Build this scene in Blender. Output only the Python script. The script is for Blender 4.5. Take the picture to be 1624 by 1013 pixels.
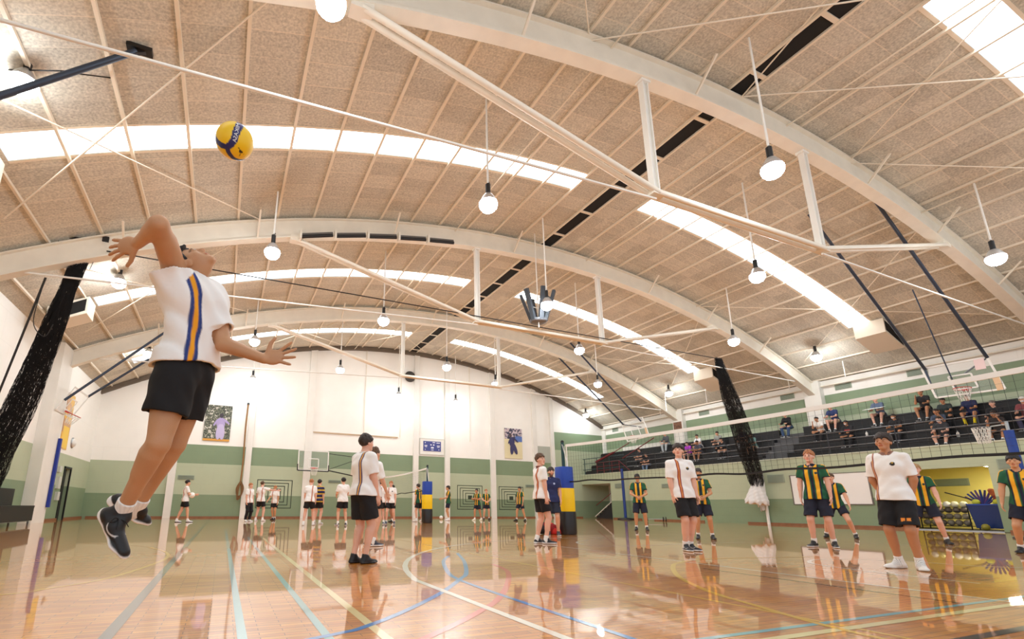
import bpy, math, random
import numpy as np
from mathutils import Vector, Matrix
random.seed(7)
for o in list(bpy.data.objects): bpy.data.objects.remove(o)
SC = bpy.context.scene
COL = SC.collection

# ---------------------------------------------------------------- camera, world, exposure
YAW, PIT, ROL = 0.395249681, 0.237344508, 0.00898334223
CAMH = 0.69
cyw, syw = math.cos(YAW), math.sin(YAW)
F = Vector((syw*math.cos(PIT), cyw*math.cos(PIT), math.sin(PIT)))
R0 = Vector((cyw, -syw, 0)); U0 = R0.cross(F)
RV = math.cos(ROL)*R0 + math.sin(ROL)*U0
UV = -math.sin(ROL)*R0 + math.cos(ROL)*U0
cam = bpy.data.cameras.new('camera'); camo = bpy.data.objects.new('camera', cam); COL.objects.link(camo)
M = Matrix((RV, UV, -F)).transposed().to_4x4(); M.translation = (0, 0, CAMH)
camo.matrix_world = M
cam.sensor_width = 36; cam.lens = 767.0/1624*36
cam.shift_x = (812-682.95)/1624; cam.shift_y = (618.05-506.5)/1624
cam.clip_start = 0.05; cam.clip_end = 300
SC.camera = camo
w = bpy.data.worlds.new('world'); SC.world = w; w.use_nodes = True
w.node_tree.nodes['Background'].inputs[0].default_value = (0.86, 0.93, 1.0, 1)
w.node_tree.nodes['Background'].inputs[1].default_value = 1.0
SC.view_settings.view_transform = 'Standard'; SC.view_settings.look = 'None'
SC.view_settings.gamma = 1; SC.view_settings.use_curve_mapping = False
SC.view_settings.exposure = 0.24
LAMP_E = 90.0     # emission of each high-bay lens
SKY_E = 5.5        # daylight through the roof panels

# ---------------------------------------------------------------- materials
def lin(c):
    return tuple(((v/255)/12.92 if v/255 <= 0.04045 else ((v/255+0.055)/1.055)**2.4) for v in c)
MATS = {}
def pbr(name, c, rough=0.6, metal=0.0, grain=0.0, gscale=30.0, bump=0.0, bscale=40.0, emis=None, estr=0, alpha=1, coat=0, spec=None, coords='Object'):
    if name in MATS: return MATS[name]
    m = bpy.data.materials.new(name); m.use_nodes = True; nt = m.node_tree
    b = nt.nodes['Principled BSDF']
    col = lin(c) + (1,)
    b.inputs['Base Color'].default_value = col
    b.inputs['Roughness'].default_value = rough; b.inputs['Metallic'].default_value = metal
    if spec is not None: b.inputs['Specular IOR Level'].default_value = spec
    if coat: b.inputs['Coat Weight'].default_value = coat; b.inputs['Coat Roughness'].default_value = 0.08
    if alpha < 1: b.inputs['Alpha'].default_value = alpha
    if emis: b.inputs['Emission Color'].default_value = lin(emis)+(1,); b.inputs['Emission Strength'].default_value = estr
    if grain or bump:
        tc = nt.nodes.new('ShaderNodeTexCoord')
    if grain:
        n = nt.nodes.new('ShaderNodeTexNoise'); n.inputs['Scale'].default_value = gscale; n.inputs['Detail'].default_value = 4
        nt.links.new(tc.outputs[coords], n.inputs['Vector'])
        mr = nt.nodes.new('ShaderNodeMapRange'); mr.inputs[3].default_value = 1-grain; mr.inputs[4].default_value = 1+grain
        mr.inputs[1].default_value = 0.25; mr.inputs[2].default_value = 0.75
        nt.links.new(n.outputs['Fac'], mr.inputs[0])
        mx = nt.nodes.new('ShaderNodeVectorMath'); mx.operation = 'SCALE'; mx.inputs[0].default_value = col[:3]
        nt.links.new(mr.outputs[0], mx.inputs['Scale']); nt.links.new(mx.outputs[0], b.inputs['Base Color'])
    if bump:
        n2 = nt.nodes.new('ShaderNodeTexNoise'); n2.inputs['Scale'].default_value = bscale; n2.inputs['Detail'].default_value = 3
        nt.links.new(tc.outputs[coords], n2.inputs['Vector'])
        bp = nt.nodes.new('ShaderNodeBump'); bp.inputs['Strength'].default_value = bump; bp.inputs['Distance'].default_value = 0.02
        nt.links.new(n2.outputs['Fac'], bp.inputs['Height']); nt.links.new(bp.outputs[0], b.inputs['Normal'])
    MATS[name] = m
    return m

class G:
    """small node graph helper"""
    def __init__(s, name):
        s.m = bpy.data.materials.new(name); s.m.use_nodes = True; s.nt = s.m.node_tree
        s.b = s.nt.nodes['Principled BSDF']; MATS[name] = s.m
    def n(s, t, **kw):
        nd = s.nt.nodes.new('ShaderNode'+t)
        for k, v in kw.items(): setattr(nd, k, v)
        return nd
    def put(s, sock, v):
        if hasattr(v, 'is_output') or isinstance(v, bpy.types.NodeSocket): s.nt.links.new(v, sock)
        else: sock.default_value = v
    def math(s, op, a, b=0.0, c=None):
        nd = s.n('Math', operation=op); s.put(nd.inputs[0], a); s.put(nd.inputs[1], b)
        if c is not None: s.put(nd.inputs[2], c)
        return nd.outputs[0]
    def mix(s, f, a, b):
        nd = s.n('Mix', data_type='RGBA'); s.put(nd.inputs[0], f)
        s.put(nd.inputs[6], a if not isinstance(a, tuple) else (a+(1,))[:4]); s.put(nd.inputs[7], b if not isinstance(b, tuple) else (b+(1,))[:4])
        return nd.outputs[2]
    def xyz(s, coord='Object'):
        tc = s.n('TexCoord'); sp = s.n('SeparateXYZ'); s.nt.links.new(tc.outputs[coord], sp.inputs[0])
        return tc.outputs[coord], sp.outputs[0], sp.outputs[1], sp.outputs[2]
    def comb(s, x, y, z):
        nd = s.n('CombineXYZ'); s.put(nd.inputs[0], x); s.put(nd.inputs[1], y); s.put(nd.inputs[2], z); return nd.outputs[0]
    def noise(s, vec, scale, detail=3):
        nd = s.n('TexNoise'); s.put(nd.inputs['Vector'], vec); nd.inputs['Scale'].default_value = scale; nd.inputs['Detail'].default_value = detail
        return nd.outputs['Fac']
    def white(s, vec):
        nd = s.n('TexWhiteNoise', noise_dimensions='3D'); s.put(nd.inputs['Vector'], vec); return nd.outputs['Value']
    def attr(s, name):
        nd = s.n('Attribute', attribute_name=name); return nd
    def scale(s, col, f):
        nd = s.n('VectorMath', operation='SCALE'); s.put(nd.inputs[0], col[:3] if isinstance(col, tuple) else col); s.put(nd.inputs['Scale'], f); return nd.outputs[0]

# ---------------------------------------------------------------- mesh builder
class MB:
    def __init__(s): s.v = []; s.f = []; s.smooth = []
    def add(s, vs, fs, smooth=False):
        o = len(s.v); s.v += [tuple(p) for p in vs]; s.f += [tuple(i+o for i in f) for f in fs]; s.smooth += [smooth]*len(fs); return s
    def box(s, x0, x1, y0, y1, z0, z1):
        vs = [(x0,y0,z0),(x1,y0,z0),(x1,y1,z0),(x0,y1,z0),(x0,y0,z1),(x1,y0,z1),(x1,y1,z1),(x0,y1,z1)]
        return s.add(vs, [(0,3,2,1),(4,5,6,7),(0,1,5,4),(1,2,6,5),(2,3,7,6),(3,0,4,7)])
    def obox(s, c, ax, ay, az):
        c, ax, ay, az = map(Vector, (c, ax, ay, az)); vs = []
        for k in (-1, 1):
            for (i, j) in ((-1,-1),(1,-1),(1,1),(-1,1)): vs.append(c+ax*i+ay*j+az*k)
        return s.add(vs, [(0,3,2,1),(4,5,6,7),(0,1,5,4),(1,2,6,5),(2,3,7,6),(3,0,4,7)])
    def bar(s, p, q, w, h=None, up=(0,0,1)):
        p, q = Vector(p), Vector(q); d = (q-p); L = d.length; d.normalize(); h = w if h is None else h
        up = Vector(up)
        if abs(d.dot(up)) > .98: up = Vector((1,0,0))
        sx = d.cross(up).normalized(); uy = sx.cross(d).normalized()
        return s.obox((p+q)/2, sx*w/2, uy*h/2, d*L/2)
    def cyl(s, p, q, r, r2=None, n=10, caps=True):
        p, q = Vector(p), Vector(q); d = (q-p).normalized(); r2 = r if r2 is None else r2
        a = d.orthogonal().normalized(); b = d.cross(a)
        vs = []
        for (c, rr) in ((p, r), (q, r2)):
            for i in range(n):
                t = 2*math.pi*i/n; vs.append(c+a*math.cos(t)*rr+b*math.sin(t)*rr)
        fs = [(i, (i+1)%n, n+(i+1)%n, n+i) for i in range(n)]
        s.add(vs, fs, True)
        if caps: s.add(vs, [tuple(reversed(range(n))), tuple(range(n, 2*n))])
        return s
    def tube(s, pts, r, n=8, closed=False):
        pts = [Vector(p) for p in pts]; m = len(pts); vs = []
        rs = r if isinstance(r, (list, tuple)) else [r]*m
        d0 = (pts[1]-pts[0]).normalized(); a = d0.orthogonal().normalized()
        for i, p in enumerate(pts):
            if closed: d = (pts[(i+1)%m]-pts[i-1]).normalized()
            else: d = (pts[min(i+1, m-1)]-pts[max(i-1, 0)]).normalized()
            a = (a-d*a.dot(d)).normalized(); b = d.cross(a)
            for k in range(n):
                t = 2*math.pi*k/n; vs.append(p+(a*math.cos(t)+b*math.sin(t))*rs[i])
        fs = []
        for i in range(m if closed else m-1):
            j = (i+1) % m
            for k in range(n): fs.append((i*n+k, i*n+(k+1)%n, j*n+(k+1)%n, j*n+k))
        s.add(vs, fs, True)
        if not closed: s.add(vs, [tuple(reversed(range(n))), tuple(range((m-1)*n, m*n))])
        return s
    def lathe(s, prof, c=(0,0,0), axis=(0,0,1), n=20):
        ax = Vector(axis).normalized(); a = ax.orthogonal().normalized(); b = ax.cross(a); c = Vector(c); vs = []
        for (r, z) in prof:
            for k in range(n):
                t = 2*math.pi*k/n; vs.append(c+ax*z+(a*math.cos(t)+b*math.sin(t))*r)
        fs = []
        for i in range(len(prof)-1):
            for k in range(n): fs.append((i*n+k, i*n+(k+1)%n, (i+1)*n+(k+1)%n, (i+1)*n+k))
        return s.add(vs, fs, True)
    def ball(s, c, r, n=12, sc=(1,1,1)):
        c = Vector(c); vs = []; fs = []; m = n//2+1
        for i in range(m+1):
            t = math.pi*i/m
            for k in range(n):
                p = 2*math.pi*k/n
                vs.append((c.x+sc[0]*r*math.sin(t)*math.cos(p), c.y+sc[1]*r*math.sin(t)*math.sin(p), c.z+sc[2]*r*math.cos(t)))
        for i in range(m):
            for k in range(n): fs.append((i*n+k, (i+1)*n+k, (i+1)*n+(k+1)%n, i*n+(k+1)%n))
        return s.add(vs, fs, True)
    def quad(s, a, b, c, d): return s.add([a, b, c, d], [(0,1,2,3)])
    def strip(s, pts, wd, z):
        """flat ribbon on the floor following pts"""
        P = [Vector((p[0], p[1], 0)) for p in pts]; vs = []
        for i, p in enumerate(P):
            d = (P[min(i+1, len(P)-1)]-P[max(i-1, 0)]).normalized(); nn = Vector((-d.y, d.x, 0))*wd/2
            vs += [(p.x+nn.x, p.y+nn.y, z), (p.x-nn.x, p.y-nn.y, z)]
        return s.add(vs, [(2*i, 2*i+1, 2*i+3, 2*i+2) for i in range(len(P)-1)])
    def build(s, name, mat, parent=None, flat=False):
        me = bpy.data.meshes.new(name); me.from_pydata(s.v, [], s.f)
        me.polygons.foreach_set('use_smooth', [False if flat else b for b in s.smooth]); me.update()
        if mat is not None: me.materials.append(mat)
        o = bpy.data.objects.new(name, me); COL.objects.link(o)
        if parent is not None: o.parent = parent; o.matrix_parent_inverse = parent.matrix_world.inverted() if parent.type == 'EMPTY' else Matrix()
        return o

def thing(name, label, cat, loc=(0,0,0), group=None, rz=0):
    o = bpy.data.objects.new(name, None); COL.objects.link(o); o.empty_display_size = 0.1
    o.location = loc; o.rotation_euler = (0, 0, rz)
    o.matrix_world = Matrix.Translation(loc) @ Matrix.Rotation(rz, 4, 'Z')
    o['label'] = label; o['category'] = cat
    if group: o['group'] = group
    return o
def tag(o, label, cat, group=None):
    o['label'] = label; o['category'] = cat
    if group: o['group'] = group
    return o
def struct(o, label=None):
    o['kind'] = 'structure'
    if label: o['label'] = label
    return o
def spline(pts, k=8):
    P = [Vector(tuple(p)+(0,)*(3-len(p))) for p in pts]; out = []
    for i in range(len(P)-1):
        a, b, c, d = P[max(i-1,0)], P[i], P[i+1], P[min(i+2,len(P)-1)]
        for j in range(k):
            t = j/k
            out.append(0.5*((2*b)+(c-a)*t+(2*a-5*b+4*c-d)*t*t+(3*b-a-3*c+d)*t**3))
    out.append(P[-1]); return out
# ================================================================ THE HALL
XC, ZT, RR = 10.8, 11.1, 35.6
XL, XR, XB, YF, Y0 = -6.5, 27.4, 25.0, 30.0, -4.0
def roofz(x, dz=0.0): return ZT-RR+math.sqrt(RR*RR-(x-XC)**2)+dz
PITCH = 1.128
# purlin positions either side of the dark ridge slot
PUR = [9.75-PITCH*k for k in range(15)] + [10.80, 11.36] + [12.5+PITCH*k for k in range(14)]
PUR = sorted(x for x in PUR if XL+.1 < x < XR-.1)

# --- floor: glossy sealed timber blocks
g = G('sealed timber floor')
vec, x, y, z = g.xyz()
# blocks of five slats, turned alternately (mosaic parquet seen very obliquely)
br = g.n('TexBrick'); br.offset = 0.5; br.squash = 1
mp = g.n('Mapping'); g.nt.links.new(vec, mp.inputs[0]); mp.inputs['Rotation'].default_value = (0, 0, math.radians(0))
g.nt.links.new(mp.outputs[0], br.inputs['Vector'])
br.inputs['Color1'].default_value = lin((196, 112, 24))+(1,); br.inputs['Color2'].default_value = lin((226, 150, 44))+(1,)
br.inputs['Mortar'].default_value = lin((110, 60, 18))+(1,)
br.inputs['Scale'].default_value = 1.0; br.inputs['Mortar Size'].default_value = 0.0025; br.inputs['Brick Width'].default_value = 0.26; br.inputs['Row Height'].default_value = 0.055
br.inputs['Bias'].default_value = 0.0
n1 = g.noise(g.comb(g.math('MULTIPLY', x, .9), g.math('MULTIPLY', y, 4.5), 0.0), 3.5, 6)
c1 = g.scale(br.outputs['Color'], g.math('MULTIPLY_ADD', n1, 1.0, 0.48))
n2 = g.noise(vec, 0.35, 2)
c2 = g.mix(g.math('MULTIPLY', n2, 0.25), c1, lin((222, 152, 54)))
g.nt.links.new(c2, g.b.inputs['Base Color'])
g.b.inputs['Roughness'].default_value = 0.35
g.b.inputs['Coat Weight'].default_value = 1.0; g.b.inputs['Coat Roughness'].default_value = 0.022; g.b.inputs['Coat IOR'].default_value = 1.38
bp = g.n('Bump'); bp.inputs['Strength'].default_value = 0.06; bp.inputs['Distance'].default_value = 0.004
g.nt.links.new(g.noise(g.comb(g.math('MULTIPLY', x, 1.2), g.math('MULTIPLY', y, 3.2), 0.0), 3.0, 3), bp.inputs['Height'])
g.nt.links.new(bp.outputs[0], g.b.inputs['Coat Normal'])
m_floor = g.m
fl = MB().quad((XL-.2, Y0, 0), (28.2, Y0, 0), (28.2, YF+.2, 0), (XL-.2, YF+.2, 0)).build('floor', m_floor); struct(fl, 'glossy honey coloured timber sports floor')

def paintmat(name, c):
    m = pbr(name, c, rough=0.3, coat=1.0, grain=.05, gscale=3); m.node_tree.nodes['Principled BSDF'].inputs['Coat Roughness'].default_value = 0.04
    return m
m_white_l = paintmat('line white', (250, 244, 228)); m_cream_l = paintmat('line cream', (246, 226, 160)); m_yel_l = paintmat('line yellow', (245, 190, 40))
m_blue_l = paintmat('line blue', (30, 132, 206)); m_pale_l = paintmat('line pale blue', (126, 186, 192)); m_red_l = paintmat('line red', (226, 66, 44)); m_grey_l = paintmat('line grey', (84, 82, 74)); m_black_l = paintmat('line black', (50, 45, 40))
def line(pts, w, m, k=0, z=.0012):
    P = spline(pts, k) if k else pts
    return MB().strip(P, w, z).build('court_line', m, fl)
line([(.89, YF-.2), (.89, .8)], .06, m_cream_l)
line([(-.5, YF-.2), (-.5, 1.0)], .07, m_grey_l, z=.001)
line([(.60, 12), (.60, 1.5)], .05, m_pale_l, z=.001)
line([(.17, 16), (.17, 1.5)], .05, m_pale_l, z=.001)
arc = [(7.8+6.07*math.cos(a), 3.7+6.07*math.sin(a)) for a in [math.radians(t) for t in [170.4]+list(range(168, 12, -4))+[9.6]]]
line([(1.80, .8), (1.80, 4.7)] + arc + [(13.8, 4.7), (13.8, .8)], .065, m_white_l, z=.0014)
line([(3.6, 1.4), (3.6, 22)], .04, m_yel_l, z=.0011)
line([(5.83, -1), (5.83, 9.2)], .05, m_white_l, z=.0013)
line([(2.0, 1.95), (20, 1.95)], .06, m_cream_l, z=.0015)
line([(2.3, 2.09), (20, 2.09)], .045, m_pale_l, z=.0012)
line([(10.9, 7.5), (9.5, 7.55), (7.3, 7.42), (6.65, 7.6), (6.62, 8.05), (6.95, 8.6), (7.6, 9.0), (9, 9.2)], .05, m_white_l, 6)
line([(8.5, 4.9), (6.6, 5.2), (5.68, 4.97), (5.17, 4.63), (4.52, 3.99), (4.08, 3.39), (3.87, 3.01), (3.72, 2.62), (3.52, 2.09), (3.44, 1.6), (3.4, 1.0)], .055, m_yel_l, 6, z=.0016)
line([(.40, 2.80), (.68, 2.91), (.83, 2.99), (1.2, 3.32), (1.74, 3.91), (2.24, 4.57), (2.5, 4.95), (3.0, 6.0), (3.42, 7.07)], .05, m_blue_l, 6, z=.0013)
line([(3.1, 6.7), (2.75, 6.1), (2.35, 5.1), (2.22, 4.6), (2.17, 3.9), (2.15, 3.0), (2.13, 2.0), (2.1, 1.2)], .05, m_blue_l, 6, z=.0014)
line([(.9, 2.5), (1.12, 2.67), (1.37, 2.87), (1.68, 3.14), (2.04, 3.5), (2.54, 4.17), (3.02, 4.97), (3.2, 5.6)], .055, m_red_l, 6)
line([(-2.6, 4.6), (-1.51, 4.98), (-1.28, 5.2), (-.93, 5.75), (-.67, 6.98), (-.61, 7.74), (-.7, 8.49), (-.92, 9.21), (-1.22, 9.86), (-2.2, 10.8)], .045, m_yel_l, 6, z=.0011)
line([(3.6, 1.56), (8, 1.55)], .06, m_black_l)
line([(10.5, 2.6), (9.27, 3.3), (9.04, 4.01), (8.5, 4.5), (8.0, 4.62), (7.6, 4.5), (7.27, 4.2), (7.05, 3.4), (7.0, 2.6)], .05, m_white_l, 6, z=.0012)
line([(5.4, 4.4), (5.38, 3.57), (5.36, 2.1)], .035, m_black_l, z=.001)
line([(10.9, 12.5), (2.2, 12.5)], .04, m_white_l, z=.001)
line([(20, 10.6), (9.4, 10.6), (9.4, 7)], .04, m_white_l, z=.001)
line([(13.2, 14), (13.2, 1)], .045, m_cream_l, z=.001)
line([(17.7, 18), (17.7, 1)], .045, m_cream_l, z=.001)

# --- wall materials: painted blockwork in horizontal bands
def wallmat(name, bands, blk=(0.6, .4), axis='x', seam=None):
    """bands: list of (z from which the colour starts, rgb)"""
    g = G(name); vec, x, y, z = g.xyz()
    col = lin(bands[0][1])
    for (z0, c) in bands[1:]:
        f = g.math('GREATER_THAN', z, z0); col = g.mix(f, col, lin(c))
    if isinstance(col, tuple): col = g.mix(0.0, col, col)
    u = x if axis == 'x' else y
    n = g.noise(g.comb(g.math('MULTIPLY', u, 1.0), 0.0, z), 1.2, 4)
    col = g.scale(col, g.math('MULTIPLY_ADD', n, 0.10, 0.95))
    # fine block joints
    br = g.n('TexBrick'); g.nt.links.new(g.comb(u, z, 0.0), br.inputs['Vector']); br.inputs['Scale'].default_value = 1
    br.inputs['Brick Width'].default_value = blk[0]; br.inputs['Row Height'].default_value = blk[1]; br.inputs['Mortar Size'].default_value = .006
    br.inputs['Color1'].default_value = (1,1,1,1); br.inputs['Color2'].default_value = (1,1,1,1); br.inputs['Mortar'].default_value = (.92,.925,.92,1)
    mm = g.n('Mix', data_type='RGBA', blend_type='MULTIPLY'); g.put(mm.inputs[0], g.math('LESS_THAN', z, 3.97) if axis == 'x' else 1.0)
    g.nt.links.new(col, mm.inputs[6]); g.nt.links.new(br.outputs[0], mm.inputs[7])
    g.nt.links.new(mm.outputs[2], g.b.inputs['Base Color']); g.b.inputs['Roughness'].default_value = .55
    return g.m
DG, LG, WH, GY = (132, 152, 120), (184, 194, 164), (250, 247, 240), (184, 188, 176)
m_far_a = wallmat('far wall left bay', [(-9, DG), (1.24, LG), (2.92, WH)], (1.2, .9))
m_far_b = wallmat('far wall banded', [(-9, DG), (1.24, LG), (2.92, DG), (3.97, WH)], (1.2, .9))
m_far_c = wallmat('far wall grey bay', [(-9, DG), (1.24, LG), (2.96, DG), (3.94, GY), (5.15, WH)], (1.2, .9))
m_far_d = wallmat('far wall stand bay', [(-9, DG), (1.24, LG), (4.95, DG), (6.3, WH)], (1.2, .9))
m_left = wallmat('left wall', [(-9, DG), (1.45, LG), (2.78, WH)], (1.2, .9), 'y')
m_right = wallmat('stand back wall', [(-9, LG), (5.15, DG), (6.3, WH)], (.8, .4), 'y')
m_front = wallmat('balcony front', [(-9, DG), (1.22, LG)], (.8, .4), 'y')
m_wpaint = pbr('white paint', (238, 235, 227), .5, grain=.03, gscale=2)
m_cream = pbr('cream painted steel', (238, 231, 216), .45, grain=.05, gscale=2.5)
m_purlin = pbr('purlin cream', (236, 224, 204), .5)
m_dark = pbr('dark gap', (24, 22, 20), .9)
m_black = pbr('black', (22, 22, 24), .5)
m_steel = pbr('galvanised steel', (170, 172, 172), .35, .8)
m_wood = pbr('skirting timber', (138, 92, 62), .45, grain=.15, gscale=6)

# --- far wall in bays, top following the roof curve
def farbay(x0, x1, mat, name='wall_back'):
    n = max(2, int((x1-x0)/.8)); mb = MB(); xs = [x0+(x1-x0)*i/n for i in range(n+1)]
    vs = []
    for xx in xs: vs += [(xx, YF, 0), (xx, YF, roofz(xx)+.25), (xx, YF+.25, 0), (xx, YF+.25, roofz(xx)+.25)]
    fs = []
    for i in range(n):
        a = 4*i; b = a+4
        fs += [(a, b, b+1, a+1), (a+2, a+3, b+3, b+2), (a+1, b+1, b+3, a+3)]
    fs += [(0,1,3,2), (4*n, 4*n+2, 4*n+3, 4*n+1)]
    mb.add(vs, fs); return struct(mb.build(name, mat), None)
wb = farbay(XL, -2.55, m_far_a); farbay(-2.55, 20.95, m_far_b); farbay(20.95, 22.4, m_far_c); farbay(22.4, XR+.3, m_far_d)
# wall columns / panel joints on the far wall
ti = [0]
def trim(mb, mat, label=None):
    ti[0] += 1; return struct(mb.build('trim_%d' % ti[0], mat), label)
for cx, wd, top in ((-2.68, .36, None), (1.12, .34, None), (4.48, .42, None), (11.46, .36, None), (13.74, .36, None), (17.28, .38, None), (20.86, .36, None), (22.42, .30, None)):
    mb = MB().box(cx-wd/2, cx+wd/2, YF-.16, YF-.002, 0, roofz(cx)-.05)
    trim(mb, m_wpaint, 'white steel wall column')
for cx in (7.9, 10.35, 15.5):
    trim(MB().box(cx-.03, cx+.03, YF-.05, YF-.002, 5.15, roofz(cx)-.05), m_cream, 'wall sheet joint')
trim(MB().box(4.7, 10.2, YF-.06, YF-.002, 5.06, 5.13), pbr('tan batten', (196, 172, 140), .6), 'tan batten along the wall sheeting')
mb = MB()
N = 40
for i in range(N):
    xa = XL+(XR-XL)*i/N; xb_ = XL+(XR-XL)*(i+1)/N
    mb.obox(((xa+xb_)/2, YF-.14, (roofz(xa)+roofz(xb_))/2-.14), ((xb_-xa)/2+.01, 0, (roofz(xb_)-roofz(xa))/2), (0, .12, 0), (0, 0, .11))
trim(mb, pbr('gable steel', (104, 92, 78), .6), 'dark gable rafter where roof meets the far wall')
# skirting boards
struct(MB().box(-6.3, 24.9, YF-.05, YF, 0, .085).build('baseboard_back', m_wood))
struct(MB().box(XL, XL+.05, 23.2, 25.85, 0, .085).add([(XL,26.85,0),(XL+.05,26.85,0),(XL+.05,YF,0),(XL,YF,0),(XL,26.85,.085),(XL+.05,26.85,.085),(XL+.05,YF,.085),(XL,YF,.085)],[(0,3,2,1),(4,5,6,7),(0,1,5,4),(1,2,6,5),(2,3,7,6),(3,0,4,7)]).build('baseboard_left', m_wood))
mb = MB()
for a, b in ((11.05, 17.4), (19.9, 23.4), (24.4, 26.9), (Y0, 8.2)): mb.box(XB-.05, XB, a, b, 0, .09)
struct(mb.build('baseboard_right', m_wood))

# --- left wall with a doorway
mb = MB().box(XL-.25, XL, Y0, 25.9, 0, roofz(XL)+.2).box(XL-.25, XL, 26.8, YF+.25, 0, roofz(XL)+.2).box(XL-.25, XL, 25.9, 26.8, 2.2, roofz(XL)+.2)
struct(mb.build('wall_left', m_left))
d1 = struct(MB().box(XL-.2, XL-.14, 25.9, 26.8, 0, 2.2).build('door_1', m_black))
MB().bar((XL-.14, 26.05, 1.0), (XL-.06, 26.05, 1.0), .03).bar((XL-.07, 26.05, 1.0), (XL-.07, 26.2, 1.0), .03).build('door_handle', m_steel, d1)
MB().box(XL-.02, XL+.04, 25.82, 25.9, 0, 2.28).box(XL-.02, XL+.04, 26.8, 26.88, 0, 2.28).box(XL-.02, XL+.04, 25.82, 26.88, 2.2, 2.28).build('door_frame', m_black, d1)
for yy in (-1.5, 6.5, 14.6, 22.3):
    trim(MB().box(XL, XL+.38, yy-.7, yy+.7, 0, roofz(XL+.3)-.1), m_wpaint, 'broad white wall pier')
# --- right side: balcony front wall with stair recess and store opening
mb = MB()
HB = 3.10
for a, b, z0, z1 in ((Y0, 8.35, 0, HB), (8.35, 10.9, 2.28, HB), (10.9, 27.0, 0, HB), (27.0, YF, 2.42, HB)):
    mb.box(XB, XB+.22, a, b, z0, z1)
struct(mb.build('wall_right', m_front))
struct(MB().box(XR, XR+.25, Y0, YF+.25, 3.0, roofz(XR)+.3).build('wall_stand', m_right)).name = 'wall_right'
trim(MB().box(XB-.03, XB+.3, Y0, YF, HB, HB+.05), pbr('coping', (206, 212, 190), .5), 'coping on the balcony front')
for yy in (-1.4, 6.6, 14.6, 22.7):
    trim(MB().box(XR-.32, XR, yy-.38, yy+.38, 4.4, roofz(XR-.2)-.05), m_wpaint, 'white wall pier behind the stand')
trim(MB().box(XR-.12, XR, YF-.35, YF, 4.4, roofz(XR)), m_wpaint, 'white corner column')
trim(MB().box(XR-.14, XR, Y0, YF, roofz(XR)-.22, roofz(XR)+.02), m_wpaint, 'eaves beam')
trim(MB().cyl((XR-.2, Y0, 6.74), (XR-.2, YF, 6.74), .035), m_cream, 'conduit under the eaves')
# recess behind the stair opening
mb = MB().box(XB+2.6, XB+2.8, 26.5, YF, 0, 2.42).box(XB+.2, XB+2.8, 26.9, 27.0, 0, 2.42).box(XB+.2, XB+2.8, 26.5, YF, 2.42, 2.5)
trim(mb, m_wpaint, 'white walls of the stair recess')

# --- roof: straw-coloured acoustic panels between purlins, daylight strips let in
g = G('acoustic roof panel'); vec, x, y, z = g.xyz()
ix = g.math('FLOOR', g.math('DIVIDE', g.math('SUBTRACT', x, 9.75), PITCH))
ys = g.math('DIVIDE', y, .61)
iy = g.math('FLOOR', ys)
rnd = g.white(g.comb(ix, iy, 3.0))
fy = g.math('ABSOLUTE', g.math('SUBTRACT', g.math('FRACT', ys), .5))
joint = g.math('MULTIPLY', g.math('GREATER_THAN', fy, .482), g.math('GREATER_THAN', rnd, .35))
streak = g.noise(g.comb(g.math('MULTIPLY', x, .8), g.math('MULTIPLY', y, 7.0), rnd), 1.8, 6)
grain = g.noise(vec, 22.0, 5)
vmul = g.math('ADD', g.math('ADD', g.math('MULTIPLY', rnd, .20), g.math('MULTIPLY', streak, .50)), g.math('MULTIPLY_ADD', grain, 1.1, .08))
base = g.mix(g.math('MULTIPLY', streak, .6), lin((215, 208, 193)), lin((182, 175, 160)))
c = g.scale(base, vmul)
c = g.mix(g.math('MULTIPLY', joint, .55), c, lin((240, 226, 206)))
g.nt.links.new(c, g.b.inputs['Base Color']); g.b.inputs['Roughness'].default_value = .95; g.b.inputs['Specular IOR Level'].default_value = .1
m_roof = g.m
SKY = [(2.68, 3.42), (10.47, 11.27), (18.55, 19.35), (26.27, 27.1)]
SKX = [(-4.75, 9.75), (12.5, 24.4)]
def roofstrip(mb, x0, x1, y0, y1, dz=0, n=None):
    n = n or max(1, int(math.ceil((x1-x0)/.6))); vs = []
    for i in range(n+1):
        xx = x0+(x1-x0)*i/n; vs += [(xx, y0, roofz(xx, dz)), (xx, y1, roofz(xx, dz))]
    mb.add(vs, [(2*i, 2*i+1, 2*i+3, 2*i+2) for i in range(n)], True)
mb = MB(); ye = [Y0]
for a, b in SKY: ye += [a, b]
ye.append(YF+.25)
for k in range(len(ye)-1):
    a, b = ye[k], ye[k+1]
    if k % 2 == 0:
        roofstrip(mb, XL-.2, 10.9, a, b); roofstrip(mb, 11.25, XR+.2, a, b)
    else:
        roofstrip(mb, XL-.2, SKX[0][0], a, b); roofstrip(mb, SKX[0][1], 10.9, a, b); roofstrip(mb, 11.25, SKX[1][0], a, b); roofstrip(mb, SKX[1][1], XR+.2, a, b)
ceil = struct(mb.build('ceiling', m_roof), 'curved roof lined with straw coloured acoustic panels')
# ridge slot
mb = MB().box(10.83, 11.33, Y0, YF-.02, ZT-.03, ZT+.06)
trim(mb, m_dark, 'dark ridge slot')
mb = MB()
yy = 1.2
while yy < 29.5:
    mb.box(10.83, 11.33, yy-.05, yy+.05, ZT-.06, ZT-.02); yy += 1.56
trim(mb, m_purlin, 'straps across the ridge slot')
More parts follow.
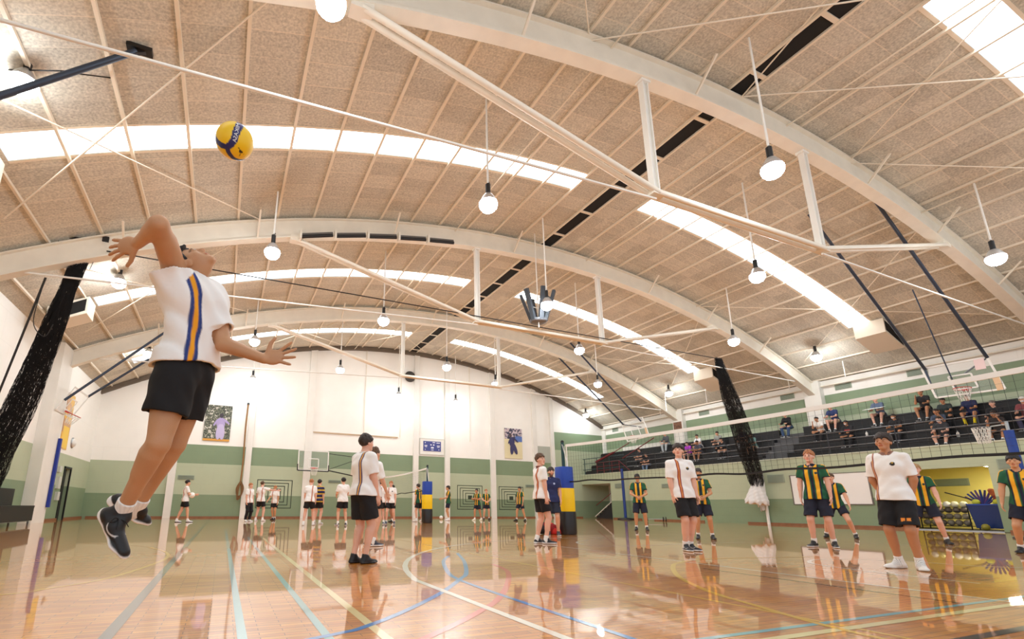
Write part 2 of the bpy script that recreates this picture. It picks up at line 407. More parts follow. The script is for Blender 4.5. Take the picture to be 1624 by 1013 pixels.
# daylight panels
g = G('daylight panel'); g.b.inputs['Base Color'].default_value = (.9,.92,.95,1); g.b.inputs['Emission Color'].default_value = (.9, .96, 1, 1); g.b.inputs['Emission Strength'].default_value = SKY_E
m_sky = g.m
wi = 0
for (a, b) in SKY:
    for (x0, x1) in SKX:
        wi += 1; mb = MB(); roofstrip(mb, x0, x1, a, b, .05)
        o = struct(mb.build('window_%d' % wi, m_sky), 'translucent daylight strip in the roof')
        mb = MB(); roofstrip(mb, x0, x1, a-.07, a, -.02); roofstrip(mb, x0, x1, b, b+.07, -.02)
        mb.build('window_frame', m_purlin, o)
# purlins
for px in PUR:
    mb = MB().box(px-.033, px+.033, Y0, YF-.02, roofz(px)-.075, roofz(px)-.005)
    trim(mb, m_purlin, 'purlin running the length of the roof')

# --- arch trusses
TRY = [-1.5, 6.55, 14.6, 22.8]
def truss(Y, label):
    t = thing('roof_truss', label, 'truss', (XC, Y, 7.2), 'arched trusses spanning the hall')
    mb = MB(); n = 44; xa, xb_ = XL+.1, XR-.1
    top, bot = -.17, -.80
    for (o, wz, y0, y1) in ((top, .04, -.15, .15), (bot, .05, -.15, .15)):
        for i in range(n):
            p = xa+(xb_-xa)*i/n; q = xa+(xb_-xa)*(i+1)/n; zp, zq = roofz(p, o), roofz(q, o)
            mb.add([(p,Y+y0,zp),(p,Y+y1,zp),(p,Y+y1,zp+wz),(p,Y+y0,zp+wz),(q,Y+y0,zq),(q,Y+y1,zq),(q,Y+y1,zq+wz),(q,Y+y0,zq+wz)],
                   [(0,1,5,4),(3,7,6,2),(0,4,7,3),(1,2,6,5)])
    vs = []; fs = []
    for i in range(n+1):
        p = xa+(xb_-xa)*i/n
        vs += [(p,Y-.05,roofz(p,bot)),(p,Y-.05,roofz(p,top)),(p,Y+.05,roofz(p,bot)),(p,Y+.05,roofz(p,top))]
    for i in range(n): a = 4*i; b = a+4; fs += [(a,b,b+1,a+1),(a+2,a+3,b+3,b+2)]
    mb.add(vs, fs)
    mb.build('arch_beam', m_cream, t)
    N1, N2, ZB = 7.92, 13.67, 7.25
    E1, E2 = (1.37, roofz(1.37)-.85), (20.4, roofz(20.4)-.85)
    for (p, q) in (((E1[0], E1[1]), (N1, ZB)), ((N1, ZB), (N2, ZB)), ((N2, ZB), (E2[0], E2[1]))):
        mb = MB()
        for s in (-.085, .085): mb.cyl((p[0], Y+s, p[1]), (q[0], Y+s, q[1]), .062, n=12)
        mb.build('bottom_chord', m_cream, t)
    for nx in (N1, N2):
        zt = roofz(nx)-.8
        mb = MB().box(nx-.08, nx+.08, Y-.02, Y+.02, ZB, zt).box(nx-.085, nx-.06, Y-.07, Y+.07, ZB+.1, zt).box(nx+.06, nx+.085, Y-.07, Y+.07, ZB+.1, zt)
        mb.box(nx-.13, nx+.13, Y-.1, Y+.1, zt-.06, zt+.06)
        mb.build('hanger', m_wpaint, t)
        MB().obox((nx, Y, ZB), (.16, 0, 0), (0, .11, 0), (0, 0, .06)).build('gusset', m_cream, t)
    for (ex, ez) in (E1, E2):
        MB().obox((ex, Y, ez+.03), (.2, 0, 0), (0, .13, 0), (0, 0, .1)).build('gusset', m_cream, t)
    mb = MB().cyl((XL+.2, Y, 7.12 if False else min(7.12, roofz(XL+.2)-.3)), (N1, Y, 7.14), .028, n=8).cyl((N2, Y, 7.14), (XR-.3, Y, min(7.16, roofz(XR-.3)-.2)), .028, n=8)
    mb.build('tie_rod', m_wpaint, t)
    for nx in (-3.2, .2, 4.6, 9.5, 16.4, 19.9, 23.3):   # fly braces from purlin to beam
        MB().bar((nx, Y-.75, roofz(nx)-.16), (nx, Y-.1, roofz(nx)-.76), .05).build('fly_brace', m_purlin, t)
    return t
for Y, l in zip(TRY[1:], ('nearest arched roof truss with tie rods and two white hangers', 'second arched roof truss, with a dark roller blind along it', 'third arched roof truss, the one nearest the far wall')):
    truss(Y, l)
# diagonal roof bracing rods
def rod(a, b, r=.018, mat=None):
    return trim(MB().cyl((a[0], a[1], roofz(a[0])-.17), (b[0], b[1], roofz(b[0])-.17), r, n=6), mat or m_purlin, 'roof bracing rod')
for (a, b) in (((-5.3, 13.0), (.2, 6.8)), ((-4.4, 9.3), (.2, 14.4)), ((.2, 6.8), (5.8, .5)), ((6.3, 6.4), (.3, .5)), ((6.3, 6.6), (14, 1.8)), ((11.2, 6.4), (9.6, 1.5)), ((11.2, 6.4), (19, 1.0)),
               ((15.8, 6.4), (12.5, .8)), ((15.8, 6.6), (23, 1.5)), ((20.0, 6.7), (25.5, 13.8)), ((19.6, 14.4), (25.6, 7.2)), ((.3, 14.8), (-5.4, 21)), ((-5.2, 15), (.3, 22.5)),
               ((6.3, 22.9), (.4, 29)), ((.6, 23.2), (6.2, 29.2)), ((11.8, 23), (6.4, 29.2)), ((6.4, 23.2), (11.8, 29.2)), ((20.2, 15), (25.6, 22)), ((20, 22.5), (25.8, 15.4)), ((20, 23), (25.8, 29))):
    rod(a, b)
for (xx, y0, y1, dz) in ((3.25, 8.2, 8.2, 0),):
    pass
# pipes running the length of the hall under the purlins
for xx in (7.0, 13.1, 19.4):
    trim(MB().cyl((xx, Y0, roofz(xx)-.22), (xx, YF-.3, roofz(xx)-.22), .022, n=6), m_purlin, 'thin pipe along the roof')

for (xx, yy) in ((25.4, 22.0), (25.6, 19.3), (26.4, 15.2), (26.2, 12.6), (26.3, 23.3)):
    trim(MB().cyl((xx, yy, roofz(xx)-.08), (xx, yy, 6.75), .022, n=6), m_wpaint, 'thin white pipe dropping from the roof above the stand')
# --- high-bay lamps
g = G('lamp lens'); g.b.inputs['Base Color'].default_value = (1,1,1,1); g.b.inputs['Emission Color'].default_value = (.88, .95, 1, 1); g.b.inputs['Emission Strength'].default_value = LAMP_E
m_lens = g.m
m_alu = pbr('lamp housing', (210, 212, 214), .3, .6)
def lamp(x, y, z, label):
    t = thing('high_bay_lamp', label, 'lamp', (x, y, z), 'high-bay lamps hanging from the roof')
    MB().cyl((x, y, roofz(x)-.09), (x, y, z+.5), .025, n=8).build('suspension_rod', m_wpaint, t)
    MB().cyl((x, y, z+.2), (x, y, z+.46), .06, n=10).tube([(x, y, z+.46), (x+.04, y, z+.52), (x, y, z+.56)], .012, 6).build('ballast', m_black, t)
    MB().lathe([(.05, .2), (.09, .19), (.15, .1), (.2, .0), (.21, -.02), (.19, -.02)], (x, y, z), n=20).build('lamp_shade', m_alu, t)
    MB().lathe([(.001, -.27), (.08, -.26), (.15, -.22), (.20, -.15), (.215, -.07), (.20, -.01)], (x, y, z), n=20).build('lamp_lens', m_lens, t)
LP = [(-3.8, 8.9, 'above the server, crossed by the dark brace'), (.72, 5.5, 'at the top edge beside the big truss joint'), (5.05, 8.7, 'just under the nearest left daylight strip'), (9.88, 5.3, 'the brightest, right of the nearest truss hanger'),
      (14.3, 8.6, 'over the right daylight strip, middle row'), (19.27, 5.23, 'at the right edge above the big arch'), (19.2, 12.9, 'left of the white ceiling heater, right side'), (.6, 13.05, 'beside the server\'s head, under the second truss'),
      (-3.75, 17.0, 'by the server\'s raised hand'), (9.78, 12.95, 'next to the hanging loudspeaker cluster'), (4.99, 16.7, 'left of the second truss hanger, over the far skylight'), (14.1, 16.5, 'right of the second truss, above the folded hoop rods'),
      (.6, 21.3, 'above the server\'s open left hand'), (9.8, 21.4, 'in front of the far wall, right of the round speaker'), (19.1, 21.0, 'near the folded hoop, right of the third daylight strip'), (4.98, 24.2, 'high before the far wall, centre left'),
      (9.72, 28.6, 'low before the far wall under the round speaker'), (13.8, 23.4, 'at the foot of the third truss hanger'), (.9, 28.3, 'low before the far wall, leftmost there'), (24.6, 21.0, 'over the far end of the stand'),
      (24.7, 12.85, 'over the middle of the stand'), (24.9, 28.9, 'at the far right corner of the hall'), (-3.9, 25.2, 'behind the server\'s back'), (13.9, 28.9, 'low before the far wall, over the blue score board')]
LP = [(a, b, c) for (a, b, c) in LP]
for (x, y, l) in LP: lamp(x, y, 7.65, 'white high-bay lamp, ' + l)
# ================================================================ FIGURES
# Bodies are smooth-blended volumes turned into one continuous surface (surface nets)
def V(*a): return np.array(a, float)
def nz(v): v = np.asarray(v, float); return v/(np.linalg.norm(v)+1e-9)
class Sdf:
    def __init__(s, vox): s.p = []; s.vox = vox
    def cap(s, a, b, ra, rb=None, k=.02, flat=None, sub=False, clip=(), col=None, grow=0.0):
        """tapered capsule; flat=(unit axis, factor) squeezes it along that axis"""
        s.p.append(('c', np.array(a, float), np.array(b, float), ra+grow, (ra if rb is None else rb)+grow, k, flat, sub, clip, col)); return s
    def ell(s, c, Rm, r, k=.02, sub=False, clip=(), col=None):
        s.p.append(('e', np.array(c, float), np.array(Rm, float), np.array(r, float), None, k, None, sub, clip, col)); return s
    def dist(s, pr, P):
        t, a, b, ra, rb, k, flat, sub, clip, col = pr
        if t == 'c':
            q = P-a; ba = b-a; sc = 1.0
            if flat is not None:
                n, fct = flat; n = np.asarray(n); q = q+np.outer(q@n, n)*(1/fct-1); ba = ba+n*(ba@n)*(1/fct-1); sc = .5+.5*fct
            L2 = ba@ba+1e-12; h = np.clip((q@ba)/L2, 0, 1)
            d = np.sqrt(((q-h[:, None]*ba)**2).sum(1))-(ra+(rb-ra)*h); d = d*sc
        else:
            q = (P-a)@b.T; r = ra; k0 = np.sqrt(((q/r)**2).sum(1)); k1 = np.sqrt(((q/(r*r))**2).sum(1))+1e-9
            d = k0*(k0-1)/k1
        for (pt, nrm) in clip: d = np.maximum(d, (P-pt)@nrm)
        return d
    def mesh(s, post=None):
        lo = np.full(3, 1e9); hi = -lo
        for pr in s.p:
            if pr[7]: continue
            l, h = s.bb(pr); lo = np.minimum(lo, l); hi = np.maximum(hi, h)
        v = s.vox; lo -= 3*v; n = np.ceil((hi-lo)/v).astype(int)+4
        D = np.full(n, .08); own = np.full(n, -1, int); best = np.full(n, 9.0)
        ax = [lo[i]+v*np.arange(n[i]) for i in range(3)]
        for idx, pr in enumerate(s.p):
            l, h = s.bb(pr); m = pr[5]+3*v+.02
            i0 = np.maximum(((l-m-lo)/v).astype(int), 0); i1 = np.minimum(((h+m-lo)/v).astype(int)+2, n)
            if (i1 <= i0).any(): continue
            sl = tuple(slice(i0[i], i1[i]) for i in range(3))
            gx, gy, gz = np.meshgrid(ax[0][sl[0]], ax[1][sl[1]], ax[2][sl[2]], indexing='ij')
            P = np.stack([gx.ravel(), gy.ravel(), gz.ravel()], 1)
            d = s.dist(pr, P).reshape(gx.shape); k = pr[5]; A = D[sl]
            if pr[7]:
                if k > 1e-4:
                    hh = np.maximum(k-np.abs(A+d), 0)/k; D[sl] = np.maximum(A, -d)+hh*hh*k*.25
                else: D[sl] = np.maximum(A, -d)
            else:
                if k > 1e-4:
                    hh = np.maximum(k-np.abs(A-d), 0)/k; D[sl] = np.minimum(A, d)-hh*hh*k*.25
                else: D[sl] = np.minimum(A, d)
                bs = best[sl]; o = own[sl]; mk = d < bs; o[mk] = idx; bs[mk] = d[mk]
        if post is not None:
            gx, gy, gz = np.meshgrid(*ax, indexing='ij'); D = post(D, gx, gy, gz)
        D[0] = D[-1] = .08; D[:, 0] = D[:, -1] = .08; D[:, :, 0] = D[:, :, -1] = .08
        I = D < 0; S = I.astype(np.int8); cs = 0
        for dx in (0, 1):
            for dy in (0, 1):
                for dz in (0, 1): cs = cs+S[dx:n[0]-1+dx, dy:n[1]-1+dy, dz:n[2]-1+dz]
        act = (cs > 0) & (cs < 8); ids = np.full(act.shape, -1); c = np.argwhere(act); ids[act] = np.arange(len(c))
        acc = np.zeros((len(c), 3)); cnt = np.zeros(len(c))
        cor = [(x, y, z) for x in (0, 1) for y in (0, 1) for z in (0, 1)]
        for i, A in enumerate(cor):
            for B in cor[i+1:]:
                if sum(abs(A[q]-B[q]) for q in range(3)) != 1: continue
                da = D[c[:,0]+A[0], c[:,1]+A[1], c[:,2]+A[2]]; db = D[c[:,0]+B[0], c[:,1]+B[1], c[:,2]+B[2]]
                mk = (da < 0) != (db < 0); t = np.where(mk, da/(da-db+1e-12), 0)
                pt = np.array(A)+t[:, None]*(np.array(B)-np.array(A)); acc[mk] += pt[mk]; cnt[mk] += 1
        vs = lo+v*(c+acc/np.maximum(cnt, 1)[:, None])
        fs = []
        for axn in range(3):
            u, w_ = (axn+1) % 3, (axn+2) % 3
            s0 = [slice(0, n[i]-1) if i == axn else slice(1, n[i]-1) for i in range(3)]
            s1 = list(s0); s1[axn] = slice(1, n[axn])
            a_, b_ = I[tuple(s0)], I[tuple(s1)]
            for flip, mk in ((False, a_ & ~b_), (True, ~a_ & b_)):
                e = np.argwhere(mk); 
                if not len(e): continue
                for q in range(3):
                    if q != axn: e[:, q] += 1
                du = np.zeros(3, int); du[u] = 1; dw = np.zeros(3, int); dw[w_] = 1
                g = lambda x: ids[x[:,0], x[:,1], x[:,2]]
                qd = np.stack([g(e-du-dw), g(e-dw), g(e), g(e-du)], 1)
                fs.append(qd[:, ::-1] if flip else qd)
        fs = np.concatenate(fs); fs = fs[(fs >= 0).all(1)]
        ow = own[np.minimum(c[:,0], n[0]-1), c[:,1], c[:,2]]
        return vs, fs, ow
    def bb(s, pr):
        if pr[0] == 'c':
            r = max(pr[3], pr[4]); return np.minimum(pr[1], pr[2])-r, np.maximum(pr[1], pr[2])+r
        r = max(pr[3]); return pr[1]-r, pr[1]+r

def vmat(name, rough=.7, sheen=0, sss=0, bump=0, bscale=60, coat=0):
    m = bpy.data.materials.new(name); m.use_nodes = True; nt = m.node_tree; b = nt.nodes['Principled BSDF']
    a = nt.nodes.new('ShaderNodeAttribute'); a.attribute_name = 'Col'; nt.links.new(a.outputs['Color'], b.inputs['Base Color'])
    b.inputs['Roughness'].default_value = rough
    if coat: b.inputs['Coat Weight'].default_value = coat
    if sss: b.inputs['Subsurface Weight'].default_value = sss; b.inputs['Subsurface Radius'].default_value = (.012, .005, .003)
    if bump:
        tc = nt.nodes.new('ShaderNodeTexCoord'); n2 = nt.nodes.new('ShaderNodeTexNoise'); n2.inputs['Scale'].default_value = bscale
        nt.links.new(tc.outputs['Object'], n2.inputs['Vector']); bp = nt.nodes.new('ShaderNodeBump'); bp.inputs['Strength'].default_value = bump; bp.inputs['Distance'].default_value = .01
        nt.links.new(n2.outputs['Fac'], bp.inputs['Height']); nt.links.new(bp.outputs[0], b.inputs['Normal'])
    return m
def soft(c, d, w_, col, vox, mask=None):
    k = np.clip((w_-d)/(vox*.9)+.5, 0, 1)
    if mask is not None: k = k*mask
    c[:] = c*(1-k[:, None])+np.asarray(col)*k[:, None]
M_skin = vmat('skin', .5, bump=.08, bscale=120); M_cloth = vmat('cloth', .85, bump=.6, bscale=11); M_hair = vmat('hair', .55, bump=.8, bscale=90); M_shoe = vmat('shoe', .5)
def link_mesh(name, vs, fs, cols, mat, parent=None):
    me = bpy.data.meshes.new(name); me.vertices.add(len(vs)); me.vertices.foreach_set('co', np.asarray(vs, np.float32).ravel())
    me.loops.add(len(fs)*4); me.loops.foreach_set('vertex_index', np.asarray(fs, np.int32).ravel())
    me.polygons.add(len(fs)); me.polygons.foreach_set('loop_start', np.arange(len(fs), dtype=np.int32)*4); me.polygons.foreach_set('loop_total', np.full(len(fs), 4, np.int32))
    me.update(); me.polygons.foreach_set('use_smooth', np.ones(len(fs), bool))
    ca = me.color_attributes.new('Col', 'FLOAT_COLOR', 'POINT'); ca.data.foreach_set('color', np.concatenate([cols, np.ones((len(vs), 1))], 1).astype(np.float32).ravel())
    me.materials.append(mat); me.validate()
    o = bpy.data.objects.new(name, me); COL.objects.link(o)
    if parent is not None: o.parent = parent
    return o
def L3(c): return np.array(lin(c))

SKIN = {'hero': (198, 150, 112), 'tan': (196, 138, 100), 'fair': (226, 172, 142), 'pink': (232, 180, 156), 'olive': (206, 152, 112), 'deep': (150, 98, 68), 'brown': (160, 108, 78)}
HAIR = {'black': (28, 24, 24), 'dark': (48, 36, 30), 'brown': (92, 66, 44), 'ginger': (176, 112, 66), 'blond': (170, 130, 84), 'grey': (120, 112, 104)}

def hand_prims(S, wr, d, n, t, sc, rf=.0085, curl=.35, spread=.12, thumb=.8):
    """palm, four bent fingers and a thumb. d along the hand, n out of the palm, t towards the thumb"""
    d, n, t = nz(d), nz(n), nz(t)
    n = nz(n-d*(n@d)); t = nz(t-d*(t@d)-n*(t@n))
    Rm = np.stack([t, n, d])
    S.ell(wr+d*.05*sc, Rm, np.array((.042, .016, .052))*sc, k=.016)
    for i in range(4):
        off = (.031, .011, -.010, -.030)[i]; L = (.072, .080, .074, .060)[i]*sc
        b = wr+d*(.085, .09, .087, .078)[i]*sc+t*off*sc*.95
        ang = spread*(1.5, .45, -.55, -1.6)[i]; dd = nz(d*math.cos(ang)+t*math.sin(ang)); p = b-dd*.02; cu = 0
        for j, fr in enumerate((.45, .32, .23)):
            cu += curl*(.7, 1.1, .9)[j]; v = dd*math.cos(cu)+n*math.sin(cu); q = p+v*(L*fr+(.02 if j == 0 else 0))
            S.cap(p, q, rf*sc*(1.08, .98, .9)[j], rf*sc*(.98, .9, .78)[j], k=.004); p = q
    b = wr+d*.022*sc+t*.024*sc; v = nz(d*.75+t*thumb+n*.25)
    q = b+v*.055*sc; S.cap(b, q, .0145*sc, .0105*sc, k=.01); S.cap(q, q+nz(v*.8+d*.5)*.034*sc, .0102*sc, .0085*sc, k=.003)

def head_frame(fwd, up):
    f = nz(fwd); u = nz(np.asarray(up)-f*(np.asarray(up)@f)); r = np.cross(f, u); return r, f, u

def make_person(J, loc, sp, rootname='person'):
    """J: joints in local coordinates; sp: look of the person"""
    vox = sp.get('vox', .012); fine = vox < .009
    s = sp.get('s', 1.0); B = sp.get('bulk', 1.0)
    pl, cl = nz(J['plat']), nz(J['clat'])            # lateral axes pelvis / chest (towards the right side)
    pf = nz(np.cross(V(*nz(J['waist']-J['pelvis'])), pl)); cf = nz(np.cross(nz(J['neck']-J['chest']), cl))
    pf = nz(J.get('pfwd', pf)); cf = nz(J.get('cfwd', cf))
    pel, wai, che, nek, hed = (J[k] for k in ('pelvis', 'waist', 'chest', 'neck', 'head'))
    hr, hf, hu = J['headR']
    sk = L3(SKIN[sp['skin']]); hc = L3(HAIR[sp['hair']])
    S = Sdf(vox)
    def torso(S, g=0.0, k=.05, low=True):
        if low: S.cap(pel-pl*.05*s, pel+pl*.05*s, .106*s*B, k=k, flat=(pf, .88), grow=g)
        S.cap(pel, wai, .118*s*B, .108*s*B, k=k, flat=(nz(pf+cf), .76), grow=g)
        S.cap(wai, che, .108*s*B, .136*s*B, k=k, flat=(cf, .72), grow=g)
        S.cap(che-cl*.045*s, che+cl*.045*s, .115*s*B, k=k, flat=(cf, .85), grow=g)
        top = che+(nek-che)*.62
        S.cap(top-cl*.10*s, top+cl*.10*s, .068*s*B, k=k, flat=(cf, .9), grow=g)
    torso(S)
    S.cap(che+(nek-che)*.7, nek, .075*s, .056*s, k=.04)
    S.cap(nek-hf*0, hed-hu*.055*s-hf*.018*s, .052*s, .047*s, k=.025)
    for sd in ('R', 'L'):
        hp, kn, an = J['hip'+sd], J['kn'+sd], J['an'+sd]
        lb = sp.get('legb', 1.0); S.cap(hp, hp+(kn-hp)*.35, .088*s*B, .082*s*B*lb, k=.03); S.cap(hp+(kn-hp)*.35, kn, .080*s*B*lb, .056*s*lb, k=.03)
        shd = nz(an-kn); bk = J.get('calf'+sd); bk = nz(bk) if bk is not None else -pf
        S.cap(kn, an, .052*s*lb, .036*s*lb, k=.02); S.cap(kn+shd*.07*s+bk*.014*s, kn+shd*.20*s+bk*.012*s, .048*s*B*lb, .036*s*lb, k=.04)
        S.cap(kn-bk*.010*s-shd*.02*s, kn-bk*.012*s+shd*.02*s, .040*s, k=.025)
        if 'toe'+sd in J:
            S.cap(an, an+shd*.02, .030*s, .026*s, k=.02)
        sh, el, wr = J['sh'+sd], J['el'+sd], J['wr'+sd]
        ab = sp.get('armb', 1.0); S.cap(sh, el, .054*s*B*ab, .040*s*ab, k=.035); S.cap(sh+(el-sh)*.3, sh+(el-sh)*.6, .047*s*B*ab, k=.02)
        S.cap(el, wr, .039*s*ab, .026*s*ab, k=.02); S.cap(el+(wr-el)*.12, el+(wr-el)*.4, .041*s*ab, .036*s*ab, k=.02, flat=(nz(np.cross(wr-el, cl)+1e-6), .85))
        hd = J.get('hand'+sd); d = nz(wr-el)
        if hd is None: hd = (d, cl if sd == 'L' else -cl, cf)
        ho = sp.get('hand'+sd, {})
        if sp.get('nohands'): S.ell(wr+nz(hd[0])*.07*s, np.stack([nz(hd[2]), nz(hd[1]), nz(hd[0])]), np.array((.036, .02, .075))*s, k=.01)
        else: hand_prims(S, wr, hd[0], hd[1], hd[2], s*.98*sp.get('handscale', 1), rf=.0085 if fine else .0105, **ho)
    # head
    Rm = np.stack([hr, hf, hu]); h = lambda x, y, z: hed+(hr*x+hf*y+hu*z)*s
    S.ell(h(0, -.012, .03), Rm, np.array((.076, .094, .088))*s, k=.02)
    S.ell(h(0, .026, -.035), Rm, np.array((.058, .062, .072))*s, k=.03)
    S.cap(h(-.012, .068, -.092), h(.012, .068, -.092), .020*s, k=.025)
    S.cap(h(-.036, .076, .024), h(.036, .076, .024), .0125*s, k=.012)
    for q in (-1, 1):
        S.ell(h(q*.031, .101, .006), Rm, np.array((.016, .014, .010))*s, k=.014, sub=True)
        if fine: S.ell(h(q*.031, .079, .005), Rm, np.array((.0135, .0125, .0115))*s, k=.002)
        S.ell(h(q*.078, -.006, -.008), Rm, np.array((.011, .021, .032))*s, k=.008)
        S.cap(h(q*.045, .052, -.02), h(q*.05, .03, -.01), .024*s, k=.02)
    S.cap(h(0, .086, .018), h(0, .104, -.022), .0085*s, .0125*s, k=.012); S.cap(h(-.011, .094, -.025), h(.011, .094, -.025), .0085*s, k=.008)
    S.cap(h(-.016, .086, -.050), h(.016, .086, -.050), .0085*s, k=.008); S.cap(h(-.013, .084, -.062), h(.013, .084, -.062), .009*s, k=.008)
    if fine: S.cap(h(-.02, .102, -.056), h(.02, .102, -.056), .0035*s, k=.003, sub=True)
    vs, fs, ow = S.mesh()
    q = (vs-hed)@Rm.T/s; cols = np.tile(sk, (len(vs), 1)); ondir = q[:, 1] > .045
    nn = 1+.06*np.sin(vs[:, 0]*31+vs[:, 2]*17)[:, None]*.5; cols = cols*nn
    lp = ondir & (np.abs(q[:, 0]) < .024) & (np.abs(q[:, 2]+.056) < .013*np.sqrt(np.clip(1-(q[:, 0]/.026)**2, 0, 1))+.001); cols[lp] = sk*np.array([.86, .55, .52])
    for e in (-1, 1):
        br = ondir & (np.abs(q[:, 0]-e*.033) < .02) & (np.abs(q[:, 2]-.024+.1*np.abs(np.abs(q[:, 0])-.03)) < (.0055 if fine else .008)); cols[br] = hc*.5+sk*.42
        ey = ondir & ((q[:, 0]-e*.031)**2/.0105**2+(q[:, 2]-.005)**2/(.0045 if fine else .007)**2 < 1); cols[ey] = (np.array((.5, .47, .44)) if vox < .0065 else sk*.35) if fine else sk*.45
        ir = ondir & ((q[:, 0]-e*.031)**2+(q[:, 2]-.005)**2 < .0055**2); cols[ir] = np.array((.02, .015, .012))
    if sp.get('beard'):
        bd = (q[:, 1] > -.02) & (q[:, 2] < -.035) & (q[:, 2] > -.13) & (np.abs(q[:, 0]) < .075) & ~lp & (q[:, 1] > .0) & ~(ondir & (np.abs(q[:, 0]) < .03) & (q[:, 2] > -.045)); cols[bd] = hc*.8+sk*.2
    root = link_mesh(rootname, vs, fs, cols, M_skin); root.location = loc
    rng = np.random.RandomState(sp.get('seed', 1)); ph = rng.rand(6)*6
    # hair
    if not sp.get('cap'):
        S = Sdf(vox*(1 if fine else .9)); fr = sp.get('fringe', .045)-.010; vol = sp.get('vol', 1.0)*1.03
        S.ell(h(0, -.016, .038), Rm, np.array((.086*vol, .103*vol, .093*vol))*s, k=0)
        if sp.get('long'): S.ell(h(0, -.05, -.03), Rm, np.array((.085, .07, .10))*s, k=.02)
        for i in range(9 if vox < .010 else 0):
            u_ = (i-4)/4; S.cap(h(u_*.05, .03-abs(u_)*.01, .122-.02*u_*u_), h(u_*.068+.012*math.sin(i*2.1+ph[5]), .086-.035*u_*u_, fr+.012*math.sin(i*1.7+ph[0])), .016*s, .010*s, k=.008)
        for i in range(10 if vox < .010 else 0):
            a_ = i*2*math.pi/10+ph[1]; S.cap(h(.03*math.cos(a_), .03*math.sin(a_)-.02, .125), h(.07*math.cos(a_), .075*math.sin(a_)-.02, .095+.012*math.sin(i*3)), .018*s, .014*s, k=.01)
        bl = sp.get('nape', -.055)
        def post(D, gx, gy, gz):
            qx = ((gx-hed[0])*hr[0]+(gy-hed[1])*hr[1]+(gz-hed[2])*hr[2])/s
            qy = ((gx-hed[0])*hf[0]+(gy-hed[1])*hf[1]+(gz-hed[2])*hf[2])/s
            qz = ((gx-hed[0])*hu[0]+(gy-hed[1])*hu[1]+(gz-hed[2])*hu[2])/s
            cut = np.interp(qy.ravel(), [-.12, -.04, .005, .022, .055, .11], [bl-(.05 if sp.get('long') else 0), bl*.8, -.012, .012, fr-.004, fr]).reshape(qy.shape)
            cut = cut+(.012*np.sin(qx*110+ph[0])+.006*np.sin(qx*210+ph[2]))*np.clip(qy*20, 0, 1)
            tuft = .0045*np.sin(qx*120+ph[1])*np.sin(qy*90+ph[2])*np.sin(qz*80+ph[3])+.004*np.sin(qx*45+qy*30+ph[4])
            return np.maximum(D-tuft, (cut-qz)*.75*s)
        v2, f2, _ = S.mesh(post); c2 = np.tile(hc, (len(v2), 1))*(1+.18*np.sin(v2[:, 0]*140+v2[:, 1]*90)[:, None])
        link_mesh('hair', v2, f2, np.clip(c2, 0, 1), M_hair, root)
    else:
        S = Sdf(vox); S.ell(h(0, -.01, .045), Rm, np.array((.085, .103, .082))*s, k=0, clip=((h(0, 0, .035), -hu),))
        S.cap(h(-.03, .09, .04), h(.03, .09, .04), .05*s, k=.01, flat=(hu, .15)); v2, f2, _ = S.mesh(); link_mesh('cap', v2, f2, np.tile(L3(sp['cap']), (len(v2), 1)), M_cloth, root)
    if sp.get('mask'):
        S = Sdf(vox); S.ell(h(0, .045, -.055), Rm, np.array((.058, .062, .042))*s, k=0, clip=((h(0, .035, 0), -hf),)); v2, f2, _ = S.mesh(); link_mesh('face_mask', v2, f2, np.tile(L3(sp['mask']), (len(v2), 1)), M_cloth, root)
    # shirt
    def wrinkle(D, gx, gy, gz, a=.004):
        return D+a*np.sin(gx*24+gz*13+ph[0])*np.sin(gy*22-gz*17+ph[1])+a*.6*np.sin((gx+gy)*41+gz*38+ph[2])
    g = (sp.get('loose', .022)-.004)*s; sl = sp.get('sleeve', .72)
    S = Sdf(vox); dn = nz(pel-wai)
    hem = pel+dn*(sp.get('hem', .055)+.03)*s; hn = nz(dn+J.get('hemtilt', V(0, 0, 0)))
    S.cap(pel-pl*.060*s+dn*.10*s, pel+pl*.060*s+dn*.10*s, .124*s*B, k=.04, flat=(pf, .98), grow=g); S.cap(pel-pl*.050*s, pel+pl*.050*s, .121*s*B, k=.04, flat=(pf, .98), grow=g)
    S.cap(pel+dn*.16*s, wai, .130*s*B, .120*s*B, k=.05, flat=(nz(pf+cf), .78), grow=g)
    S.cap(wai, che, .118*s*B, .138*s*B, k=.05, flat=(cf, .76), grow=g)
    S.cap(che-cl*.045*s, che+cl*.045*s, .116*s*B, k=.05, flat=(cf, .88), grow=g)
    top = che+(nek-che)*.64
    S.cap(top-cl*.085*s, top+cl*.085*s, .058*s*B, k=.06, flat=(cf, .95), grow=g)
    S.p.append(('c', hem+hn*2.0, hem+hn*.40, 0, 0, 0, None, False, (), None)) if False else None
    S.cap(nek-(nek-che)*.30, nek-(nek-che)*.02, .070*s, .066*s, k=.02)
    nbody = len(S.p)
    sleeves = {}
